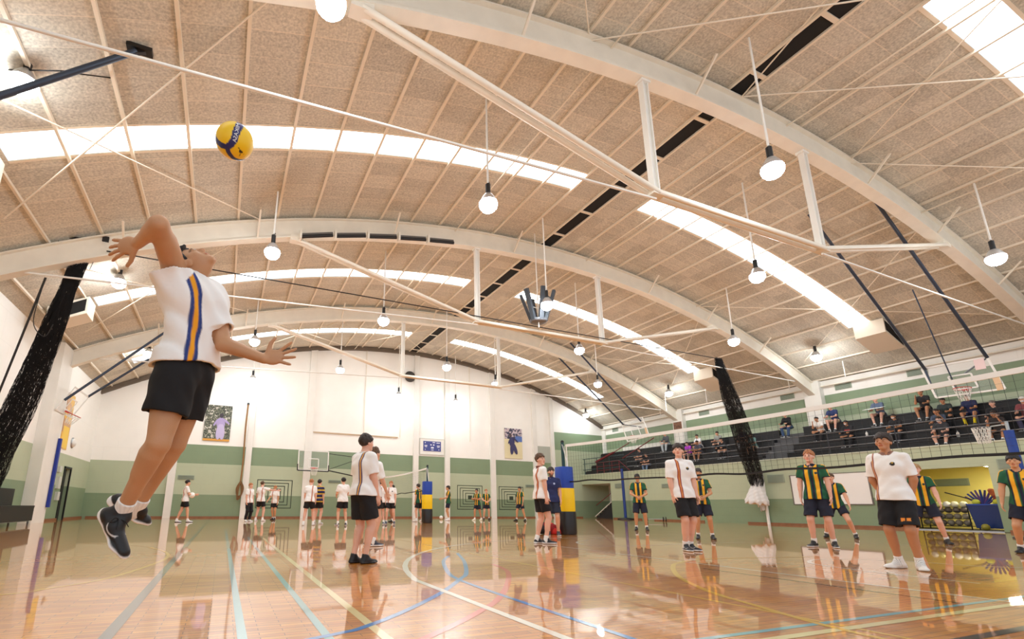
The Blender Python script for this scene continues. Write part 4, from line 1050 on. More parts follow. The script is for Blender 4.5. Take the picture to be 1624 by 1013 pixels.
# ---- basketball hoops
m_glass = pbr('clear board', (235, 240, 240), .05, alpha=.09); m_frame = pbr('white frame', (240, 238, 232), .4); m_red = pbr('hoop red', (206, 52, 40), .4); m_cord = pbr('white cord', (240, 238, 230), .7); m_rodb = pbr('blue grey steel tube', (58, 70, 88), .4, .3); m_tan = pbr('tan edge', (226, 190, 150), .6)
def hoop(label, TL, TR, BL, BR, out, group='basketball hoops', pad=None, rods=(), edge=False, rodmat=None):
    """board corners in space; out = unit vector towards the court"""
    TL, TR, BL, BR, out = map(Vector, (TL, TR, BL, BR, out)); c = (TL+TR+BL+BR)/4
    t = thing('basketball_hoop', label, 'basketball hoop', tuple(c), group)
    W = (BR-BL); H = (TL-BL); w_ = W.normalized(); h_ = H.normalized(); n = w_.cross(h_)
    if n.dot(out) < 0: n = -n
    pnt = lambda u, v, o=0: BL+W*u+H*v+n*o
    MB().obox(pnt(.5, .5), W*.5, H*.5, n*.008).build('backboard', m_glass, t)
    mb = MB()
    for a, b in (((0, 0), (1, 0)), ((0, 1), (1, 1)), ((0, 0), (0, 1)), ((1, 0), (1, 1))): mb.bar(pnt(*a, .012), pnt(*b, .012), .06, .03, up=n)
    mb.build('board_frame', m_frame, t)
    mb = MB()
    for a, b in (((.33, .16), (.67, .16)), ((.33, .60), (.67, .60)), ((.33, .16), (.33, .60)), ((.67, .16), (.67, .60))): mb.bar(pnt(*a, .014), pnt(*b, .014), .05, .012, up=n)
    mb.build('target_square', m_frame, t)
    if pad:
        mb = MB()
        for a, b in (((-.01, -.02), (1.01, -.02)), ((-.02, -.03), (-.02, .30)), ((1.02, -.03), (1.02, .30))): mb.bar(pnt(*a, .0), pnt(*b, .0), .06, .06, up=n)
        mb.build('edge_padding', pad, t)
    rc = pnt(.5, .10, .38); rim = [rc+(w_*math.cos(a)+n*math.sin(a))*.225 for a in [2*math.pi*i/20 for i in range(20)]]
    mb = MB().tube(rim, .012, 6, closed=True).obox(pnt(.5, .10, .08), w_*.09, h_*.03, n*.08); mb.build('rim', m_red, t)
    mb = MB(); dn = -h_ if abs(h_.z) < .9 else Vector((0, 0, -1))
    for i in range(12):
        a = 2*math.pi*i/12
        for sg in (1, -1):
            pts = []
            for k in range(6):
                f = k/5; rr = .22-.10*f; aa = a+sg*f*.52; pts.append(rc+(w_*math.cos(aa)+n*math.sin(aa))*rr+dn*.42*f)
            mb.tube(pts, .006, 4)
    mb.build('hoop_net', m_cord, t)
    for (a, b, r) in rods: MB().cyl(a, b, r, n=10).build('support_tube', rodmat or m_rodb, t)
    if edge: MB().bar(pnt(.94, -.02, .02), pnt(.97, .45, .02), .16, .03, up=n).build('corner_pad', m_tan, t)
    return t
hoop('raised glass basketball backboard in front of the right part of the stand', (24, 9.09, 5.95), (24, 7.32, 5.96), (23.9, 8.84, 4.76), (23.9, 7.10, 4.72), (-1, 0, 0),
     rods=[((17.43, 8.50, 10.47), (24.0, 9.0, 5.9), .05), ((24.0, 9.0, 5.9), (23.95, 8.88, 4.9), .035), ((18.05, 7.02, 10.34), (24.0, 7.35, 5.9), .05), ((24.0, 7.35, 5.9), (24.6, 8.2, 5.6), .03), ((24, 8.3, 5.0), (22.6, 8.3, 8.6), .02)], edge=True)
ha = bpy.data.objects['basketball_hoop']
q_ = MB().box(23.94, 23.955, 7.42, 7.68, 5.52, 5.9).build('notice', pbr('notice pink', (240, 214, 212), .5), ha); q_.matrix_parent_inverse = ha.matrix_world.inverted()
hoop('raised glass basketball backboard at the far end of the stand', (24, 24.45, 6.18), (24, 22.75, 6.22), (23.9, 23.95, 4.92), (23.9, 22.15, 5.05), (-1, 0, 0),
     rods=[((17.35, 23.3, 10.48), (24.0, 24.3, 6.1), .05), ((18.2, 22.1, 10.32), (24.0, 22.8, 6.1), .05), ((24, 24.3, 6.1), (24.4, 23.2, 5.8), .03)], edge=True)
hoop('raised basketball backboard high on the left wall', (-5.7, 22.1, 5.08), (-5.7, 24.2, 5.1), (-6.1, 21.8, 4.12), (-6.1, 23.9, 4.15), (1, 0, -.3),
     rods=[((-2.35, 22.4, 8.5), (-5.9, 21.9, 4.5), .05), ((-2.0, 24.2, 8.65), (-5.7, 24.1, 5.1), .05)])
hoop('glass basketball backboard low on the far wall over the wall targets', (3.85, 29.2, 3.86), (5.62, 29.2, 3.84), (3.87, 29.2, 2.72), (5.60, 29.2, 2.70), (0, -1, 0), pad=m_black,
     rods=[((5.6, 29.25, 2.75), (7.75, 29.7, 2.42), .035), ((5.55, 29.25, 3.75), (7.75, 29.75, 3.62), .02), ((7.75, 29.75, 3.7), (7.75, 29.75, 2.3), .03), ((5.6, 29.25, 2.78), (7.7, 29.72, 3.6), .015)], rodmat=m_black)
MB().box(7.66, 7.86, 29.7, 29.995, 2.2, 3.8).build('wall_plate', m_black, bpy.data.objects['basketball_hoop.003'])
# dark brace arm of the hoop beyond the frame at upper left
t = thing('ceiling_brace_arm', 'dark steel brace arm slanting under the roof at upper left', 'brace arm', (-2.1, 8.4, 8.6))
MB().cyl((-2.2, 8.44, 8.50), (-5.9, 8.44, 4.9), .055, n=12).build('tube', m_rodb, t)
MB().box(-2.35, -1.95, 8.36, 8.52, 8.52, 8.60).bar((-2.3, 8.44, 8.42), (-2.05, 8.44, 8.56), .07).build('roof_bracket', m_black, t)
MB().cyl((-3.1, 8.5, 7.75), (-4.1, 9.0, 7.85), .012, n=6).cyl((-3.2, 8.5, 7.7), (-2.7, 9.2, 8.45), .012, n=6).build('stay', m_dark, t)

# ---- netball goal with blue padded pole
t = thing('netball_goal', 'netball ring and white net on a blue padded pole at the right edge', 'netball goal', (20, 6.1, 0))
MB().cyl((20, 6.1, .03), (20, 6.1, 2.9), .10, n=16).build('padded_pole', pbr('navy blue pad', (26, 64, 150), .5), t)
MB().cyl((20, 6.1, 2.9), (20, 6.1, 3.15), .04).bar((20, 6.1, 3.08), (20, 6.42, 3.06), .03).build('arm', m_steel, t)
MB().lathe([(.45, 0), (.45, .04), (.05, .06)], (20, 6.1, 0)).build('base_plate', m_black, t)
rim = [Vector((20+.19*math.cos(a), 6.62+.19*math.sin(a), 3.05)) for a in [2*math.pi*i/20 for i in range(20)]]
MB().tube(rim, .01, 6, closed=True).build('ring', m_steel, t)
mb = MB()
for i in range(14):
    a = 2*math.pi*i/14
    for sg in (1, -1):
        mb.tube([(20+(.19-.07*k/5)*math.cos(a+sg*k*.1), 6.62+(.19-.07*k/5)*math.sin(a+sg*k*.1), 3.05-.45*k/5) for k in range(6)], .008, 4)
mb.build('ring_net', m_cord, t)

# ---- ceiling heaters, sloping with the roof
def heater(x0, x1, y0, y1, label, front):
    t = thing('ceiling_heater', label, 'heater', ((x0+x1)/2, (y0+y1)/2, roofz((x0+x1)/2)-.6), 'boxed heaters under the roof')
    d = -.66; za, zb = roofz(x0), roofz(x1)
    vs = [(x0, y0, za+d), (x1, y0, zb+d), (x1, y1, zb+d), (x0, y1, za+d), (x0, y0, za-.06), (x1, y0, zb-.06), (x1, y1, zb-.06), (x0, y1, za-.06)]
    MB().add(vs, [(0, 3, 2, 1), (4, 5, 6, 7), (0, 1, 5, 4), (1, 2, 6, 5), (2, 3, 7, 6), (3, 0, 4, 7)]).build('casing', pbr('heater enamel', (236, 226, 208), .5), t)
    e = .06; y = y0-.012
    MB().add([(x0+e, y, za+d+e+.02), (x1-e, y, zb+d+e+.02), (x1-e, y, zb-.1-e), (x0+e, y, za-.1-e), (x0+e, y0, za+d+e+.02), (x1-e, y0, zb+d+e+.02), (x1-e, y0, zb-.1-e), (x0+e, y0, za-.1-e)], [(0, 1, 2, 3), (4, 7, 6, 5), (0, 4, 5, 1), (3, 2, 6, 7)]).build('intake_grille', m_dark, t)
    return t
heater(24.25, 25.45, 10.0, 11.05, 'white ceiling heater at the lower end of the nearest right daylight strip', 1)
heater(24.25, 25.45, 17.75, 18.9, 'white ceiling heater at the end of the second right daylight strip', 1)
heater(-5.85, -4.78, 18.3, 19.15, 'white ceiling heater with dark grille behind the black curtain bundle', 1)
heater(-5.9, -4.8, 9.8, 11.3, 'white ceiling heater at the left frame edge', 1)

# ---- loudspeaker cluster
t = thing('loudspeaker_cluster', 'hanging cluster of dark loudspeaker columns flaring upward', 'loudspeakers', (9.7, 13.2, 7.1))
cx_, cy_, cz_ = 10.12, 13.95, .27
m_spk = pbr('speaker grille', (62, 66, 72), .5, .2, grain=.2, gscale=60)
MB().lathe([(.05, .02), (.28, .02), (.32, .06), (.32, .12), (.27, .12)], (cx_, cy_, 7.05+cz_)).build('base_ring', pbr('ring grey', (120, 122, 126), .4, .4), t)
for i in range(6):
    a = 2*math.pi*(i+.25)/6; dx, dy = math.cos(a), math.sin(a)
    p = Vector((cx_+dx*.26, cy_+dy*.26, 7.12+cz_)); q = Vector((cx_+dx*.62, cy_+dy*.62, 8.25+cz_))
    ax = (q-p); sd = Vector((-dy, dx, 0)); nn = ax.normalized().cross(sd)
    MB().obox((p+q)/2, sd*.08, nn*.055, ax*.5).build('speaker_column', m_spk, t)
MB().cyl((cx_, cy_, 7.15), (cx_, cy_, roofz(cx_)-.1), .02).cyl((cx_, cy_, 7.9), (cx_+.5, cy_, 7.95), .012).cyl((cx_, cy_, 7.9), (cx_-.5, cy_, 7.95), .012).build('suspension_rod', m_wpaint, t)

# ---- roller blind along the second arch
t = thing('roller_blind', 'dark segmented roller blind tucked under the second arched beam', 'blind', (4.1, 14.35, 9.5))
for i in range(5):
    xa, xb_ = 1.45+5.45*i/5, 1.45+5.45*(i+1)/5; za, zb = roofz(xa)-.87, roofz(xb_)-.87
    p = Vector((xa+.05, 14.3, za)); q = Vector((xb_-.08, 14.3, zb))
    MB().cyl(p, q, .055, n=12).build('roller', m_black, t); MB().bar(p+Vector((0, .02, .09)), q+Vector((0, .02, .09)), .06).build('batten', pbr('dark grey batten', (96, 92, 88), .5), t)
    MB().box(xa-.02, xa+.04, 14.22, 14.4, za-.1, za+.2).build('bracket', m_cream, t)

# ---- gathered black dividing nets
def bundle(path, rad, n, label, seed, prongs=5, spread=.25, tails=True):
    rng = np.random.RandomState(seed); P = spline(path, 6); m = len(P); mb = MB()
    for s_ in range(n):
        a = rng.rand()*2*math.pi; rr = math.sqrt(rng.rand()); ph = rng.rand()*6; f1 = 2+rng.rand()*4; pr = rng.randint(prongs)
        pts = []
        for i in range(0, m):
            f = i/(m-1); R_ = np.interp(f, [0, .12, .3, .55, .85, 1], rad); d = (P[min(i+1, m-1)]-P[max(i-1, 0)]).normalized()
            u = d.orthogonal().normalized(); v = d.cross(u)
            k = max(0, 1-f/.2); px = (pr-(prongs-1)/2)*spread*k
            aa = a+.5*math.sin(f*f1*3+ph); q = P[i]+(u*math.cos(aa)+v*math.sin(aa))*rr*R_+Vector((px, 0, 0))
            pts.append(q+Vector((rng.randn(), rng.randn(), rng.randn()))*.008)
        mb.tube(pts, .0026+.002*rng.rand(), 3)
    t = thing('divider_net', label, 'dividing net', tuple(path[-1]), 'black dividing nets gathered to the walls')
    o = mb.build('gathered_netting', pbr('black netting', (20, 20, 22), .9), t); o['kind'] = 'stuff'
    return t
tl = bundle([(-4.15, 14.62, 7.4), (-4.45, 15.0, 6.2), (-5.0, 15.9, 4.6), (-5.55, 16.8, 3.2), (-6.1, 17.5, 1.9), (-6.3, 17.9, 1.0)], [.04, .13, .27, .36, .42, .3], 430, 'big black net gathered to the left wall below the white heater', 3, prongs=4, spread=.12)
mb = MB()
for i in range(7): mb.cyl((-4.75+.16*i, 14.6, 7.55), (-4.45+.08*i, 14.75, 6.9), .008, n=5)
mb.tube(spline([(-4.9, 14.8, 6.5), (-5.1, 15.2, 5.4), (-4.8, 15.2, 5.0), (-4.6, 15.0, 5.3)], 6), .012, 5).tube(spline([(-4.9, 14.8, 6.5), (-5.6, 15.8, 4.2), (-6.2, 16.8, 2.6)], 6), .03, 6)
mb.build('gather_cords', m_net, tl)
MB().bar((-5.0, 14.6, 7.62), (-3.6, 14.6, 7.75), .05).box(-3.75, -3.6, 14.5, 14.7, 7.7, 7.85).build('track', m_black, tl)
tr_ = bundle([(20.5, 14.62, 7.5), (21.0, 14.8, 6.4), (22.2, 15.3, 4.9), (23.5, 15.9, 3.4), (24.3, 16.25, 2.3), (24.5, 16.35, 1.7)], [.05, .20, .36, .42, .34, .2], 340, 'black net gathered down to the balcony wall in a white bag', 8, prongs=3, spread=.15)
S = Sdf(.02); S.cap((24.5, 16.3, 2.35), (24.40, 16.4, 1.10), .09, .46, k=.05, clip=(((24.5, 16.3, .98), (0, .14, -1)),)); S.cap((24.6, 16.4, 1.2), (24.7, 16.4, .72), .16, .07, k=.05)
vs, fs, ow = S.mesh(lambda D, gx, gy, gz: np.maximum(D+np.clip((2.3-gz)*.045, 0, .05)*np.sin(np.arctan2(gy-16.38, gx-24.5)*9+gz*2.5)+.008*np.sin(gz*33+gy*20), gx-24.97))
o = link_mesh('dust_bag', vs, fs, np.tile(L3((226, 222, 218)), (len(vs), 1)), M_cloth, tr_); o.matrix_parent_inverse = tr_.matrix_world.inverted()
pp = MB().cyl((24.9, 16.3, 0), (24.9, 16.3, 2.6), .07, n=12).build('downpipe', m_wpaint); tag(pp, 'white downpipe on the balcony wall behind the net bag', 'pipe')
# black track wires of the dividing net along the second truss
MB().cyl((-3.6, 14.5, 7.42), (20.6, 14.5, 7.42), .018, n=6).build('track_wire', m_black, tl)

# ---- things on the far wall
def framed(name, label, cat, x0, x1, z0, z1, mat, y=YF-.03, border=None, bw=.04):
    t = thing(name, label, cat, ((x0+x1)/2, y, (z0+z1)/2)); MB().box(x0, x1, y-.02, y, z0, z1).build('print' if 'poster' in name else 'panel', mat, t)
    if border:
        mb = MB()
        for a, b, c, d in ((x0-bw, x1+bw, z1, z1+bw), (x0-bw, x1+bw, z0-bw, z0), (x0-bw, x0, z0, z1), (x1, x1+bw, z0, z1)): mb.box(a, b, y-.03, y, c, d)
        mb.build('border', border, t)
    return t
# poster 1: leafy background, pale figure
g = G('poster leaves'); vec, x, y, z = g.xyz('Object')
n1 = g.noise(vec, 9, 4); n2 = g.noise(vec, 26, 3)
c = g.mix(g.math('GREATER_THAN', n2, .53), lin((46, 50, 40)), lin((138, 140, 116))); c = g.mix(g.math('GREATER_THAN', n1, .60), c, lin((206, 200, 186)))
g.nt.links.new(c, g.b.inputs['Base Color']); g.b.inputs['Roughness'].default_value = .35; m_p1 = g.m
def figure(t, x, y, z, h, cols, lean=0):
    """small printed athlete, flat on the poster: head, trunk, arms, legs"""
    lay = [0]
    def poly(pts, m, nm):
        lay[0] += 1; y_ = y-.006*lay[0]; MB().add([(x+a*h, y_, z+b*h) for a, b in pts]+[(x+a*h, y_-.004, z+b*h) for a, b in pts], [tuple(range(len(pts), 2*len(pts))), tuple(reversed(range(len(pts))))]).build(nm, m, t)
    def ov(cx, cz, rx, rz, tilt=0, n=18):
        out = []
        for k in range(n):
            a = 2*math.pi*k/n; u, v = rx*math.cos(a), rz*math.sin(a); out.append((cx+u*math.cos(tilt)-v*math.sin(tilt), cz+u*math.sin(tilt)+v*math.cos(tilt)))
        return out
    c0, c1, c2 = [pbr('print %d %d %d' % c, c, .4) for c in cols]
    poly(ov(.0+lean*.1, .58, .15, .24, lean*.5), c0, 'printed_trunk'); poly(ov(-.04, .26, .10, .30, -.08), c2, 'printed_leg'); poly(ov(.06+abs(lean)*.2, .26, .10, .30, .08+abs(lean)), c2, 'printed_leg')
    poly(ov(.0+lean*.35, .88, .07, .09), c1, 'printed_head'); poly(ov(-.17, .62, .04, .17, -.5), c0, 'printed_arm'); poly(ov(.19, .66, .04, .16, .9), c0, 'printed_arm')
t = framed('poster', 'dark leafy poster with a pale figure, on the far wall at left', 'poster', -1.38, .02, 4.22, 6.28, m_p1, border=None)
MB().box(-1.38, .02, YF-.056, YF-.05, 4.22, 4.34).build('orange_strip', pbr('orange strip', (224, 160, 60), .4), t)
figure(t, -.52, YF-.056, 4.36, 1.5, ((176, 160, 206), (60, 52, 60), (196, 184, 220)))
m_p2 = pbr('poster pale', (232, 220, 178), .4)
t = framed('poster', 'poster of a leaping player on a pale court, on the far wall at right', 'poster', 18.3, 19.78, 4.12, 6.30, m_p2)
MB().box(18.3, 19.78, YF-.056, YF-.05, 5.52, 6.30).build('printed_crowd', (lambda g: g.m)(None or (lambda: (lambda G_: (G_.nt.links.new(G_.mix(G_.math('GREATER_THAN', G_.noise(G_.xyz()[0], 7, 3), .5), lin((66, 66, 88)), lin((206, 190, 196))), G_.b.inputs['Base Color']), G_)[1])(G('poster crowd')))()), t)
MB().box(19.2, 19.78, YF-.058, YF-.053, 5.35, 5.75).build('printed_banner', pbr('poster blue', (90, 120, 190), .4), t)
figure(t, 18.95, YF-.062, 4.45, 1.5, ((58, 56, 104), (90, 70, 70), (62, 58, 100)), lean=-.3)
# poster 3 on the left wall
t = thing('poster', 'tall orange and yellow poster on the left wall under the hoop', 'poster', (XL+.02, 24.9, 4.2))
MB().box(XL+.005, XL+.03, 24.5, 25.5, 2.95, 5.3).build('print', (lambda G_: (G_.nt.links.new(G_.mix(G_.math('GREATER_THAN', G_.noise(G_.xyz()[0], 2.2, 3), .5), lin((236, 190, 90)), lin((206, 160, 120))), G_.b.inputs['Base Color']), G_)[1])(G('poster orange')).m, t)
MB().box(XL+.03, XL+.035, 24.6, 25.4, 3.0, 3.9).build('printed_patch', pbr('poster yellow', (246, 204, 50), .4), t)
# scoreboard
t = framed('scoreboard', 'blue electronic scoreboard in a white surround on the far wall', 'scoreboard', 11.78, 13.5, 4.12, 5.12, m_wpaint, border=pbr('pale frame', (214, 214, 204), .5), bw=.05)
MB().box(12.0, 13.28, YF-.07, YF-.05, 4.32, 4.98).build('display_panel', pbr('score blue', (62, 70, 140), .4), t)
mb = MB()
for (a, b, c, d) in ((12.08, 12.28, 4.66, 4.71), (12.10, 12.26, 4.58, 4.62), (12.98, 13.2, 4.66, 4.71), (13.0, 13.18, 4.58, 4.62), (12.55, 12.75, 4.5, 4.6), (12.5, 12.6, 4.7, 4.78), (12.7, 12.8, 4.7, 4.78), (12.1, 12.16, 4.84, 4.9), (12.1, 12.16, 4.4, 4.45), (13.1, 13.16, 4.4, 4.45), (12.66, 12.86, 4.88, 4.93), (12.95, 13.2, 4.86, 4.91), (12.56, 12.74, 4.38, 4.42)):
    mb.box(a, b, YF-.075, YF-.07, c, d)
mb.build('white_markings', pbr('score white', (236, 236, 244), .5), t)
# round speaker
t = thing('wall_speaker', 'round dark speaker high on the far wall', 'speaker', (10.9, YF-.1, 9.26))
MB().lathe([(.01, .0), (.36, .0), (.38, -.08), (.34, -.14), (.2, -.10), (.02, -.12)], (10.9, YF-.16, 9.26), axis=(0, 1, 0), n=28).build('speaker_drum', pbr('speaker dark', (62, 58, 52), .6, grain=.2, gscale=30), t)
MB().box(10.86, 10.94, YF-.16, YF-.01, 9.2, 9.32).build('bracket', m_black, t)
# climbing rope
t = thing('climbing_rope', 'thick brown rope hanging and knotted by a white column of the far wall', 'rope', (.84, 29.7, 1.1))
MB().box(.78, .90, 29.66, 29.99, 6.42, 6.52).build('wall_hook', m_black, t)
MB().tube(spline([(.84, 29.72, 6.5), (.82, 29.7, 5), (.86, 29.7, 3.2), (.83, 29.7, 1.9)], 8), .045, 8).build('rope', pbr('hemp', (150, 112, 70), .9, bump=.5, bscale=40), t)
mb = MB()
for k in range(3): mb.tube(spline([(.84, 29.66, 2.0), (.66+.05*k, 29.62, 1.6), (.74, 29.6, 1.2-.1*k), (.92, 29.6, 1.25), (1.0-.05*k, 29.64, 1.65), (.84, 29.66, 2.0)], 6), .04, 8)
mb.build('knot', pbr('hemp dark', (118, 86, 52), .9), t)
# painted wall targets: nested squares
def targets(x0, x1, z0, z1, label):
    t = MB()
    for k in range(5):
        f = k*.105; a, b, c, d = x0+(x1-x0)*f, x1-(x1-x0)*f, z0+(z1-z0)*f, z1-(z1-z0)*f; w_ = .022
        for q in ((a, b, c, c+2*w_), (a, b, d-2*w_, d), (a, a+2*w_, c, d), (b-2*w_, b, c, d)): t.box(q[0], q[1], YF-.006, YF-.001, q[2], q[3])
    cx, cz = (x0+x1)/2, (z0+z1)/2; t.box(cx-.14, cx+.14, YF-.006, YF-.001, cz-.09, cz+.09)
    o = t.build('target_marking', pbr('target paint', (52, 66, 52), .6), wb); return o
targets(1.74, 3.72, .53, 2.15, ''); targets(14.52, 16.45, .54, 2.14, ''); targets(17.75, 19.75, .54, 2.13, '')
# wall vents
def vent(label, a, b, axis='y'):
    (x0, y0, z0), (x1, y1, z1) = a, b
    t = thing('wall_vent', label, 'vent', ((x0+x1)/2, (y0+y1)/2, (z0+z1)/2), 'slatted wall vents')
    MB().box(x0, x1, y0, y1, z0, z1).build('frame', pbr('vent grey green', (160, 172, 152), .5), t)
    mb = MB(); n = 6
    for i in range(n):
        z = z0+(z1-z0)*(i+.7)/(n+.4)
        if axis == 'y': mb.box(x0-.012, x0, y0+.04, y1-.04, z-.012, z+.008)
        else: mb.box(x0+.04, x1-.04, y0-.012, y0, z-.012, z+.008)
    mb.build('slats', pbr('vent slat', (128, 140, 124), .5), t)
for (y0, y1, z0, z1, x, l) in ((25.9, 26.55, 2.05, 2.36, XB, 'vent beside the stair opening on the balcony wall'), (15.3, 16.1, 1.98, 2.38, XB, 'vent on the balcony wall beside the white downpipe'), (7.5, 8.1, 2.15, 2.5, XB, 'vent on the balcony wall right of the store opening'),
                             (21.9, 22.6, 1.95, 2.2, XB, 'vent on the balcony wall behind the clasped-hands player'), (13.0, 13.7, 6.45, 6.72, XR, 'vent high above the stand right of the white pier'), (15.6, 16.3, 6.45, 6.72, XR, 'vent high above the stand left of the white pier'),
                             (20.6, 21.3, 6.45, 6.72, XR, 'vent high above the stand near the far pier'), (10.2, 10.9, 6.45, 6.72, XR, 'vent high above the stand behind the raised backboard'), (28.3, 28.9, 6.45, 6.72, XR, 'vent high in the far corner above the stand')):
    vent(l, (x-.03, y0, z0), (x, y1, z1))
for (x0, x1, z0, z1, l) in ((-2.38, -1.55, 2.03, 2.26, 'vent on the far wall above the lone walking player'), (5.82, 6.6, 2.06, 2.22, 'vent on the far wall behind the group of chatting players'), (19.97, 20.75, 2.1, 2.3, 'vent on the far wall right of the last wall target')):
    vent(l, (x0, YF-.03, z0), (x1, YF, z1), 'x')
# whiteboard
t = thing('whiteboard', 'large blank whiteboard on the balcony wall behind a jersey player', 'whiteboard', (XB-.02, 13.45, 1.6))
MB().box(XB-.03, XB-.004, 11.95, 15.0, .97, 2.28).build('panel', pbr('board white', (244, 242, 238), .25), t)
mb = MB()
for q in ((11.9, 15.05, .93, .97), (11.9, 15.05, 2.28, 2.31), (11.9, 11.95, .97, 2.28), (15.0, 15.05, .97, 2.28)): mb.box(XB-.04, XB-.004, q[0], q[1], q[2], q[3])
mb.build('frame', pbr('board frame', (110, 104, 96), .5), t)
# left side: door lamp, switch boxes, blue strip, benches
t = thing('bulkhead_lamp', 'round white bulkhead lamp over the door on the left wall', 'lamp', (XL+.1, 26.3, 3.4))
MB().lathe([(.2, 0), (.2, .05), (.15, .12), (.01, .15)], (XL, 26.3, 3.35), axis=(1, 0, 0)).build('diffuser', m_wpaint, t); MB().lathe([(.24, 0), (.24, .03), (.2, .05)], (XL, 26.3, 3.35), axis=(1, 0, 0)).build('bezel', m_steel, t)
t = thing('control_box', 'grey control boxes on the left wall beside the door', 'control box', (XL+.1, 25.2, 1.4))
for (y, z, h_) in ((25.2, 1.55, .5), (25.35, 1.0, .35), (25.05, 2.1, .25)): MB().box(XL, XL+.1, y-.16, y+.16, z-h_/2, z+h_/2).build('box', pbr('box grey', (206, 208, 200), .5), t)
tag(MB().box(XL+.39, XL+.49, 22.84, 22.99, .55, 3.15).build('corner_pad', pbr('deep blue pad', (24, 50, 150), .5)), 'tall blue pad strip on the corner of the white pier at left', 'padding')
for k, (y0, y1) in enumerate(((15.2, 17.3), (17.6, 20.4))):
    t = thing('bench', 'black bench seat along the left wall, %s' % ('farther one next to the pier' if k else 'nearer one cut by the frame'), 'bench', (XL+.5, (y0+y1)/2, 0), 'black benches along the left wall')
    MB().box(XL+.15, XL+.75, y0, y1, .56, .62).build('seat', m_black, t); MB().box(XL+.08, XL+.13, y0, y1, .62, 1.15).build('backrest', m_black, t)
    MB().box(XL+.70, XL+.74, y0, y1, .14, .56).build('front_panel', m_black, t)
    for yy in (y0+.2, y1-.2):
        MB().bar((XL+.2, yy, 0), (XL+.2, yy, .56), .05).build('leg', m_steel, t); MB().bar((XL+.7, yy, 0), (XL+.7, yy, .56), .05).build('leg', m_steel, t)
    MB().box(XL+.68, XL+.72, y0+.2, y1-.2, .12, .16).build('stretcher', m_steel, t)
# blue post against the balcony wall, shoes, barbell
t = thing('spare_net_post', 'blue post standing against the balcony wall left of the clasped-hands player', 'post', (24.6, 25.4, 0))
MB().cyl((24.6, 25.4, .06), (24.6, 25.4, 3.3), .09, n=12).build('padded_shaft', m_navy, t); MB().lathe([(.5, 0), (.5, .06), (.1, .12)], (24.5, 25.3, 0)).build('base', m_black, t)
t = thing('barbell', 'small dark barbell on the floor by the balcony wall', 'barbell', (22, 20.6, .1))
MB().cyl((21.6, 20.9, .14), (22.4, 20.2, .14), .02).build('bar', m_steel, t)
for f in (0, .12, .88, 1): c = Vector((21.6, 20.9, .14)).lerp(Vector((22.4, 20.2, .14)), f); MB().lathe([(.13, -.02), (.13, .02)], tuple(c), axis=(.8, -.7, 0)).lathe([(.001, .02), (.13, .02)], tuple(c), axis=(.8, -.7, 0)).lathe([(.001, -.02), (.13, -.02)], tuple(c), axis=(.8, -.7, 0)).build('weight_plate', m_black, t)

# ================================================================ THE STAND
ROWS = [(25.35, 25.95, 3.40), (25.95, 26.45, 3.85), (26.45, 26.95, 4.30), (26.95, XR-.02, 4.80)]
m_seat = pbr('black plastic seating', (24, 24, 27), .6); m_walk = pbr('dark walkway', (40, 40, 43), .7)
AISLE = (15.2, 16.4)
t = thing('tiered_seating', 'black tiered spectator seating above the balcony wall', 'seating', (26, 13, 3.1))
MB().box(XB+.2, XB+.40, Y0, YF, 3.0, 3.06).build('front_walkway', m_walk, t)
zp = 3.06
for i, (x0, x1, z) in enumerate(ROWS):
    mb = MB()
    ends = 28.2-.55*(3-i)*0
    for (a, b) in ((Y0, AISLE[0]), (AISLE[1], 29.9-(3-i)*.0)): mb.box(x0, XR-.02 if i == 3 else x1+.02, a, b, 3.0, z-.03)
    mb.build('tier_riser', m_seat, t)
    mb = MB()
    for (a, b) in ((Y0, AISLE[0]), (AISLE[1], 29.8)): mb.box(x0-.03, x0+.30, a, b, z-.03, z+.02)
    mb.build('seat_board', pbr('seat board', (34, 34, 38), .45), t)
for i in range(7):
    x0 = 25.3+.28*i; z = 3.24+.215*i
    MB().box(x0, XR-.02, AISLE[0], AISLE[1], z-.215 if i else 3.0, z).build('aisle_step', pbr('aisle grey', (92, 92, 94), .7), t)
    MB().box(x0-.01, x0+.10, AISLE[0]+.04, AISLE[1]-.04, z, z+.006).build('step_nosing', pbr('nosing grey', (120, 120, 122), .6), t)
# balustrade
t = thing('balustrade', 'grey rail balustrade running along the front of the stand', 'railing', (25.08, 12, 3.15))
for z in (3.47, 3.78, 4.10): MB().cyl((25.08, Y0, z), (25.08, 25.4, z), .02, n=8).build('rail', pbr('rail steel', (120, 122, 126), .3, .7), t)
yy = 1.0
while yy < 25.6:
    MB().cyl((25.08, yy, 3.1), (25.08, yy, 4.12), .022, n=8).build('baluster', pbr('rail dark', (60, 60, 64), .4, .5), t); yy += 2.44
t = thing('balustrade', 'dark rails at the far corner of the stand above the stair opening', 'railing', (25.08, 28, 3.15))
for z in (3.5, 3.95, 4.3): MB().cyl((25.08, 25.6, z), (25.08, 29.8, z), .022, n=8).build('rail', m_post, t)
for yy in (27.0, 28.3, 29.6): MB().cyl((25.08, yy, 3.1), (25.08, yy, 4.32), .025, n=8).build('baluster', m_post, t)
